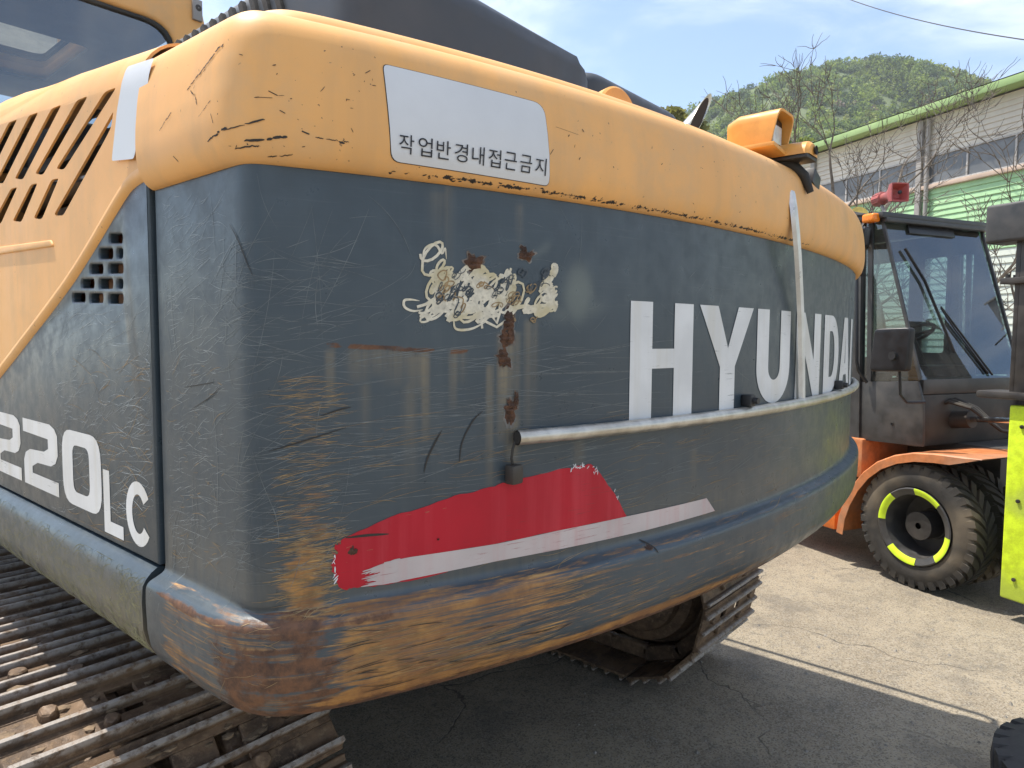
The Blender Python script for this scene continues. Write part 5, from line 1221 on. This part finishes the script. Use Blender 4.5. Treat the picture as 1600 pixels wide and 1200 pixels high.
# local x runs towards the camera's right, local y = away from the yard for this heading
FL, FR = -30.0, 9.0
ys = 1 if (np.array((-WD[1], WD[0])) @ WNv) < 0 else -1      # sign of the local y that points into the building
def wbox(name, x0, x1, y0, y1, z0, z1, mat, bev=.0, parent=None): return box(name, (x0, ys * y0, z0), (x1, ys * y1, z1), mat, parent or WH, bev)
def boards(z0, z1, n, mat, name="siding_board"):
    h = (z1 - z0) / n; me = None
    for i in range(n):
        if me is None:
            bm = bmesh.new(); pr = [(0, 0), (-.022, .0), (-.028, .012), (-.006, h * .96), (0, h * .985)]; vs_ = []
            for x in (FL, FR): vs_.append([bm.verts.new((x, ys * y, z)) for y, z in pr])
            for k in range(len(pr)): bm.faces.new((vs_[0][k], vs_[0][(k + 1) % 5], vs_[1][(k + 1) % 5], vs_[1][k]))
            bm.faces.new(vs_[0]); bm.faces.new(vs_[1][::-1]); bmesh.ops.recalc_face_normals(bm, faces=bm.faces)
            me = bpy.data.meshes.new(name); bm.to_mesh(me); bm.free(); me.materials.append(mat)
        o = bpy.data.objects.new(name, me); COL.objects.link(o); o.parent = WH; o.location = (0, 0, z0 + i * h)
boards(5.99, 6.86, 7, MATS["cream_siding"]); boards(3.6, 5.20, 12, MATS["green_siding"]); boards(.3, 3.6, 20, MATS["white_siding"])
wbox("wall_core", FL, FR, .002, .30, 0, 6.9, MATS["cream_siding"]); wbox("plinth", FL, FR, -.05, .0, 0, .3, MATS["grey_post"])
wbox("eave_trim", FL - .3, FR, -.42, -.02, 6.93, 7.09, MATS["green_trim"], .01)
for x in np.arange(FL + 1, FR, 2.0): wbox("trim_joint", x, x + .03, -.428, -.415, 6.93, 7.09, MATS["green_trim"])
wbox("ledge", FL, FR, -.10, .0, 5.205, 5.30, MATS["pink_ledge"], .01)
V = [(FL - .3, ys * -.42, 7.11), (FR, ys * -.42, 7.11), (FR, ys * 9, 9.0), (FL - .3, ys * 9, 9.0), (FL - .3, ys * 18, 7.11), (FR, ys * 18, 7.11)]
from_py("roof", V, [(0, 1, 2, 3), (3, 2, 5, 4)], MATS["grey_post"], WH, False)
wbox("wall_core", FL, FR, 17.4, 17.7, 0, 7.0, MATS["cream_siding"])
for i, x in enumerate(np.arange(FL + .5, FR, 3.4)):
    wbox("column", x - .07, x + .07, -.12, -.03, 0, 6.85, MATS["grey_post"], .01)
    if i % 2 == 0: tube("downpipe", [(x + .22, ys * -.10, 0), (x + .22, ys * -.10, 6.85)], .05, MATS["grey_post"], WH, 10)
    w = empty("window", (x + 1.7, 0, 5.31)); w.parent = WH
    for k in range(3):
        x0 = -1.6 + k * 1.07; wbox("pane", x0, x0 + 1.03, -.02, -.012, .02, .66, MATS["dusty_window"], 0, w)
        wbox("mullion", x0 - .02, x0 + .02, -.05, -.022, 0, .68, MATS["window_frame"], .004, w)
    wbox("frame", -1.62, 1.62, -.055, -.024, -.012, .03, MATS["window_frame"], .004, w); wbox("frame", -1.62, 1.62, -.055, -.024, .645, .682, MATS["window_frame"], .004, w)

# ------------------------------------------------------------------ trees
def bare_tree(loc, h, label, seed, lean=0.0, forks=3):
    rs = random.Random(seed); T = empty("bare_tree", (loc[0], loc[1], 0)); tag(T, label, "tree", "bare trees in front of the warehouse")
    tr = ([], []); cr = ([], [])
    def add(dst, pts, rad, n):
        v, f = tube_vf(pts, rad, n, False); b = len(dst[0]); dst[0].extend(v); dst[1].extend([tuple(i + b for i in q) for q in f])
    def grow(p, d, length, r, lev):
        pts = [p.copy()]; rad = [r]; n = 5 if lev < 2 else 4; q = p.copy(); dd = d.copy()
        for i in range(n):
            dd = (dd + Vector((rs.uniform(-1, 1), rs.uniform(-1, 1), rs.uniform(-.5, .8))) * (.16 + .05 * lev)).normalized(); q = q + dd * length / n; pts.append(q.copy()); rad.append(r * (1 - .55 * (i + 1) / n))
        add(tr if lev == 0 else cr, pts, rad, 8 if lev == 0 else (5 if lev < 3 else 3))
        if lev >= (5 if h > 7 else 4) or length < .22: return
        for k in range(forks if lev < 2 else rs.choice((2, 3, 3))):
            i = rs.randint(2, n) if lev else rs.randint(3, n); o = Vector((rs.uniform(-1, 1), rs.uniform(-1, 1), rs.uniform(-.25, .55))); nd = (dd * .75 + o.normalized() * .85).normalized()
            grow(pts[i], nd, length * rs.uniform(.55, .78), max(rad[i] * rs.uniform(.55, .78), .0075), lev + 1)
        if lev: grow(pts[-1], (dd + Vector((0, 0, .1))).normalized(), length * .62, max(rad[-1] * .95, .0075), lev + 1)
    grow(Vector((0, 0, 0)), Vector((lean, 0, 1)).normalized(), h * .42, h * .026, 0)
    from_py("trunk", *tr, MATS["bark"], T); from_py("crown", *cr, MATS["bark"], T)
for px, D, h, lab, sd, ln in ((1385, 13.0, 7.9, "tallest bare tree rising behind the forklift cab roof", 5, .05), (1262, 14.5, 4.9, "leafless tree just right of the excavator's orange camera housing", 9, -.1), (1322, 15.2, 6.2, "thin bare tree behind the forklift's red beacon", 12, .1), (1500, 11.8, 4.7, "spreading bare tree behind the right half of the forklift cab", 21, -.25), (1590, 12.2, 3.9, "bare tree at the right edge behind the mast head", 33, -.3)):
    p = on_depth(px, 500, D); bare_tree((p[0], p[1]), h, lab, sd, ln)
def leaf_cloud(cent, rad, n, size, col, rs, flat=1.0):
    """n leaf quads spread through lumpy ellipsoids; returns verts, faces, colours"""
    d = rs.normal(size=(n, 3)); d /= np.linalg.norm(d, axis=1)[:, None]; k = rs.random(n) ** .45
    c = cent + d * k[:, None] * rad; a = rs.normal(size=(n, 3)); a /= np.linalg.norm(a, axis=1)[:, None]; b = np.cross(a, rs.normal(size=(n, 3))); b /= np.linalg.norm(b, axis=1)[:, None]
    s = size * rs.uniform(.6, 1.3, (n, 1)); V = np.stack([c - a * s - b * s * .6, c + a * s - b * s * .6, c + a * s + b * s * .6, c - a * s + b * s * .6], 1).reshape(-1, 3)
    col = np.array(col)[None] * rs.uniform(.7, 1.3, (n, 1)); return V, np.repeat(np.c_[col, np.ones(n)], 4, 0)
def leaf_mesh(name, Vs, Cs, parent=None):
    V = np.concatenate(Vs); Cc = np.concatenate(Cs); n = len(V) // 4; me = bpy.data.meshes.new(name)
    me.vertices.add(len(V)); me.vertices.foreach_set("co", V.astype(np.float32).ravel()); me.loops.add(len(V)); me.loops.foreach_set("vertex_index", np.arange(len(V), dtype=np.int32))
    me.polygons.add(n); me.polygons.foreach_set("loop_start", np.arange(0, 4 * n, 4, dtype=np.int32)); me.update(calc_edges=True)
    a = me.attributes.new("tint", "FLOAT_COLOR", "POINT"); a.data.foreach_set("color", Cc.astype(np.float32).ravel()); me.materials.append(MATS["leaves"])
    o = bpy.data.objects.new(name, me); COL.objects.link(o)
    if parent: o.parent = parent
    return o
def leafy_tree(px, py, D, rad, col, label, seed):
    rs = np.random.default_rng(seed); top = on_depth(px, py, D); h = top[2]; T = empty("leafy_tree", (top[0], top[1], 0)); tag(T, label, "tree", "leafy trees beyond the excavator")
    Vs, Cs = [], []
    for i in range(16):
        a = rs.uniform(0, 2 * math.pi); k = rs.random() ** .6 * rad; c = np.array((k * math.cos(a), k * math.sin(a), h - rad * .5 - rs.random() * rad * 1.8)); v, cc = leaf_cloud(c, rad * rs.uniform(.28, .5), 420, .13, np.array(col) * rs.uniform(.8, 1.25), rs); Vs.append(v); Cs.append(cc)
    v, cc = leaf_cloud(np.array((0, 0, h - rad * .35)), rad * .36, 500, .12, col, rs); Vs.append(v); Cs.append(cc)
    leaf_mesh("crown", Vs, Cs, T)
    tube("trunk", [(0, 0, 0), (.1, .05, h * .5), (0, .1, h - rad)], [.22, .16, .07], MATS["green_bark"], T, 8)
for a in ((1056, 168, 40, 1.9, (.26, .25, .06), "yellowish young tree left of the exhaust pipe", 1), (1096, 206, 36, 2.0, (.28, .28, .06), "yellow green tree behind the exhaust pipe", 2), (1128, 222, 34, 1.8, (.22, .27, .06), "light green tree between exhaust pipe and camera housing", 3), (1215, 205, 44, 2.6, (.15, .20, .055), "darker leafy tree behind the orange camera housing", 4), (1258, 214, 46, 2.6, (.20, .24, .06), "leafy tree above the far end of the warehouse eave", 6)): leafy_tree(*a)

# ------------------------------------------------------------------ wooded hill
crest = [(900, 300), (1000, 205), (1040, 178), (1100, 156), (1150, 138), (1200, 122), (1250, 104), (1300, 90), (1340, 84), (1360, 82), (1400, 86), (1440, 96), (1480, 106), (1520, 118), (1560, 133), (1620, 160), (1700, 215), (1800, 330), (1900, 480)]
CP = np.array([on_depth(x, y + 8, 330 + 25 * math.sin(i)) for i, (x, y) in enumerate(crest)])
cu_ = np.r_[0, np.cumsum(np.linalg.norm(np.diff(CP, axis=0), axis=1))]; tt = np.linspace(0, cu_[-1], 150); CR = np.stack([np.interp(tt, cu_, CP[:, k]) for k in range(3)], 1)
fdir = np.array((math.cos(TH), math.sin(TH))); NR = 40; V = []
rs = np.random.default_rng(4)
def lumps(x, y): return 2.2 * np.sin(x * .061 + 1) * np.cos(y * .053) + 1.4 * np.sin(x * .13 + y * .11)
for j in range(NR + 1):
    k = j / NR
    if k <= .75: q = k / .75; xy = CR[:, :2] - np.outer(np.ones(len(CR)), np.array((.80, .60))) * (1 - q) * 215; z = CR[:, 2] * (q ** 1.15)
    else: q = (k - .75) / .25; xy = CR[:, :2] + np.array((.80, .60)) * q * 160; z = CR[:, 2] * (1 - q) ** 1.2
    V.append(np.c_[xy, z + lumps(xy[:, 0], xy[:, 1]) * np.clip(z / 20, 0, 1) * (1.0 if k < .7 else .3) - .4])
V = np.concatenate(V); n = len(CR); i = np.arange(n - 1)[None] + np.arange(NR)[:, None] * n; F = np.stack([i, i + 1, i + n + 1, i + n], -1).reshape(-1, 4)
tag(from_py("hill", V, F, MATS["hill_soil"]), kind="structure")
HV = V.reshape(NR + 1, n, 3)
pal = [((.25, .32, .06), .34), ((.19, .26, .06), .26), ((.10, .15, .06), .20), ((.29, .32, .10), .10), ((.07, .105, .055), .08), ((.22, .17, .13), .02)]
Vs, Cs = [], []; pc = np.cumsum([p[1] for p in pal])
for t in range(7500):
    jj, ii = (rs.random() ** .75) * (NR * .77), rs.uniform(8, n - 10); j0, i0 = int(jj), int(ii); fj, fi = jj - j0, ii - i0
    p = (HV[j0, i0] * (1 - fi) + HV[j0, i0 + 1] * fi) * (1 - fj) + (HV[j0 + 1, i0] * (1 - fi) + HV[j0 + 1, i0 + 1] * fi) * fj
    if p[2] < 8: continue
    tone = math.sin(p[0] * .05) * math.cos(p[1] * .06 + 1) + .6 * math.sin(p[0] * .11 + p[1] * .09); w = min(max(rs.random() * .75 + .14 + .13 * tone, 0), .999); c = pal[int(np.searchsorted(pc, w))][0]
    conif = c[0] < .09; r = rs.uniform(1.1, 2.6); rad = np.array((r * .8, r * .8, r * 1.5)) if conif else np.array((r, r, r * .9))
    v, cc = leaf_cloud(p + [0, 0, r * .6], rad, 70, .25 * r ** .5, np.array(c) * rs.uniform(.75, 1.3), rs); Vs.append(v); Cs.append(cc)
tag(leaf_mesh("hill_wood", Vs, Cs), "dense spring green wood covering the hill", "wood", kind="stuff")

# ------------------------------------------------------------------ overhead cable, spare tyre, loose stones
ca, cb = on_depth(1330, 0, 20.0), on_depth(1600, 62, 13.0)
pts = [Vector(ca + (cb - ca) * t) - Vector((0, 0, .10 * 4 * t * (1 - t))) for t in np.linspace(-1.2, 2.2, 40)]
tag(tube("overhead_cable", pts, .011, MATS["cable"], None, 8), "thin dark overhead cable crossing the sky at top right", "cable")
TY = empty("loose_tyre", (2.87, -.13, 0)); tag(TY, "black tyre lying on the asphalt in the bottom right corner", "tyre")
TT = tyre(TY, -.12, .12, (0, 0), .37, .22, 30, "tread"); TT.rotation_euler = (R(90), 0, 0); TT.location = (0, 0, .122)
simple("old_tyre", (.016, .016, .017), .7, var=.3, dirt=(.06, .055, .05), dirt_amt=.5, bump=.3); TT.data.materials.clear(); TT.data.materials.append(MATS["old_tyre"])
st_me = None; V, F = [], []; rs = np.random.default_rng(8)
for i in range(900):
    p = on_z(rs.uniform(900, 1600), rs.uniform(860, 1190), 0) if rs.random() < .8 else np.array((rs.uniform(1, 9), rs.uniform(-2, 6), 0)); s = rs.uniform(.002, .006) if rs.random() < .97 else rs.uniform(.008, .016); b = len(V)
    for k in range(5): a = 2 * math.pi * k / 5 + rs.random(); V.append((p[0] + math.cos(a) * s * rs.uniform(.7, 1.2), p[1] + math.sin(a) * s * rs.uniform(.7, 1.2), -.001))
    V.append((p[0], p[1], s * rs.uniform(.6, 1.0)))
    F += [(b + k, b + (k + 1) % 5, b + 5) for k in range(5)]
tag(from_py("loose_grit", V, F, MATS["pebble_grey"], None, False), "small loose stones scattered over the asphalt", "grit", kind="stuff")

# ------------------------------------------------------------------ haze
hm = bpy.data.materials.new("thin_air"); hm.use_nodes = True; nt = hm.node_tree; nt.nodes.clear()
ho = nt.nodes.new("ShaderNodeOutputMaterial"); hv = nt.nodes.new("ShaderNodeVolumePrincipled"); hv.inputs["Color"].default_value = (.86, .92, 1, 1); hv.inputs["Density"].default_value = .00038; hv.inputs["Anisotropy"].default_value = .2
nt.links.new(hv.outputs[0], ho.inputs["Volume"])
HZ = box("haze", (-60, -260, -1.0), (620, 420, 190.0), hm, None, 0); tag(HZ, "thin pale haze in the air over the yard and hill", "haze", kind="stuff")
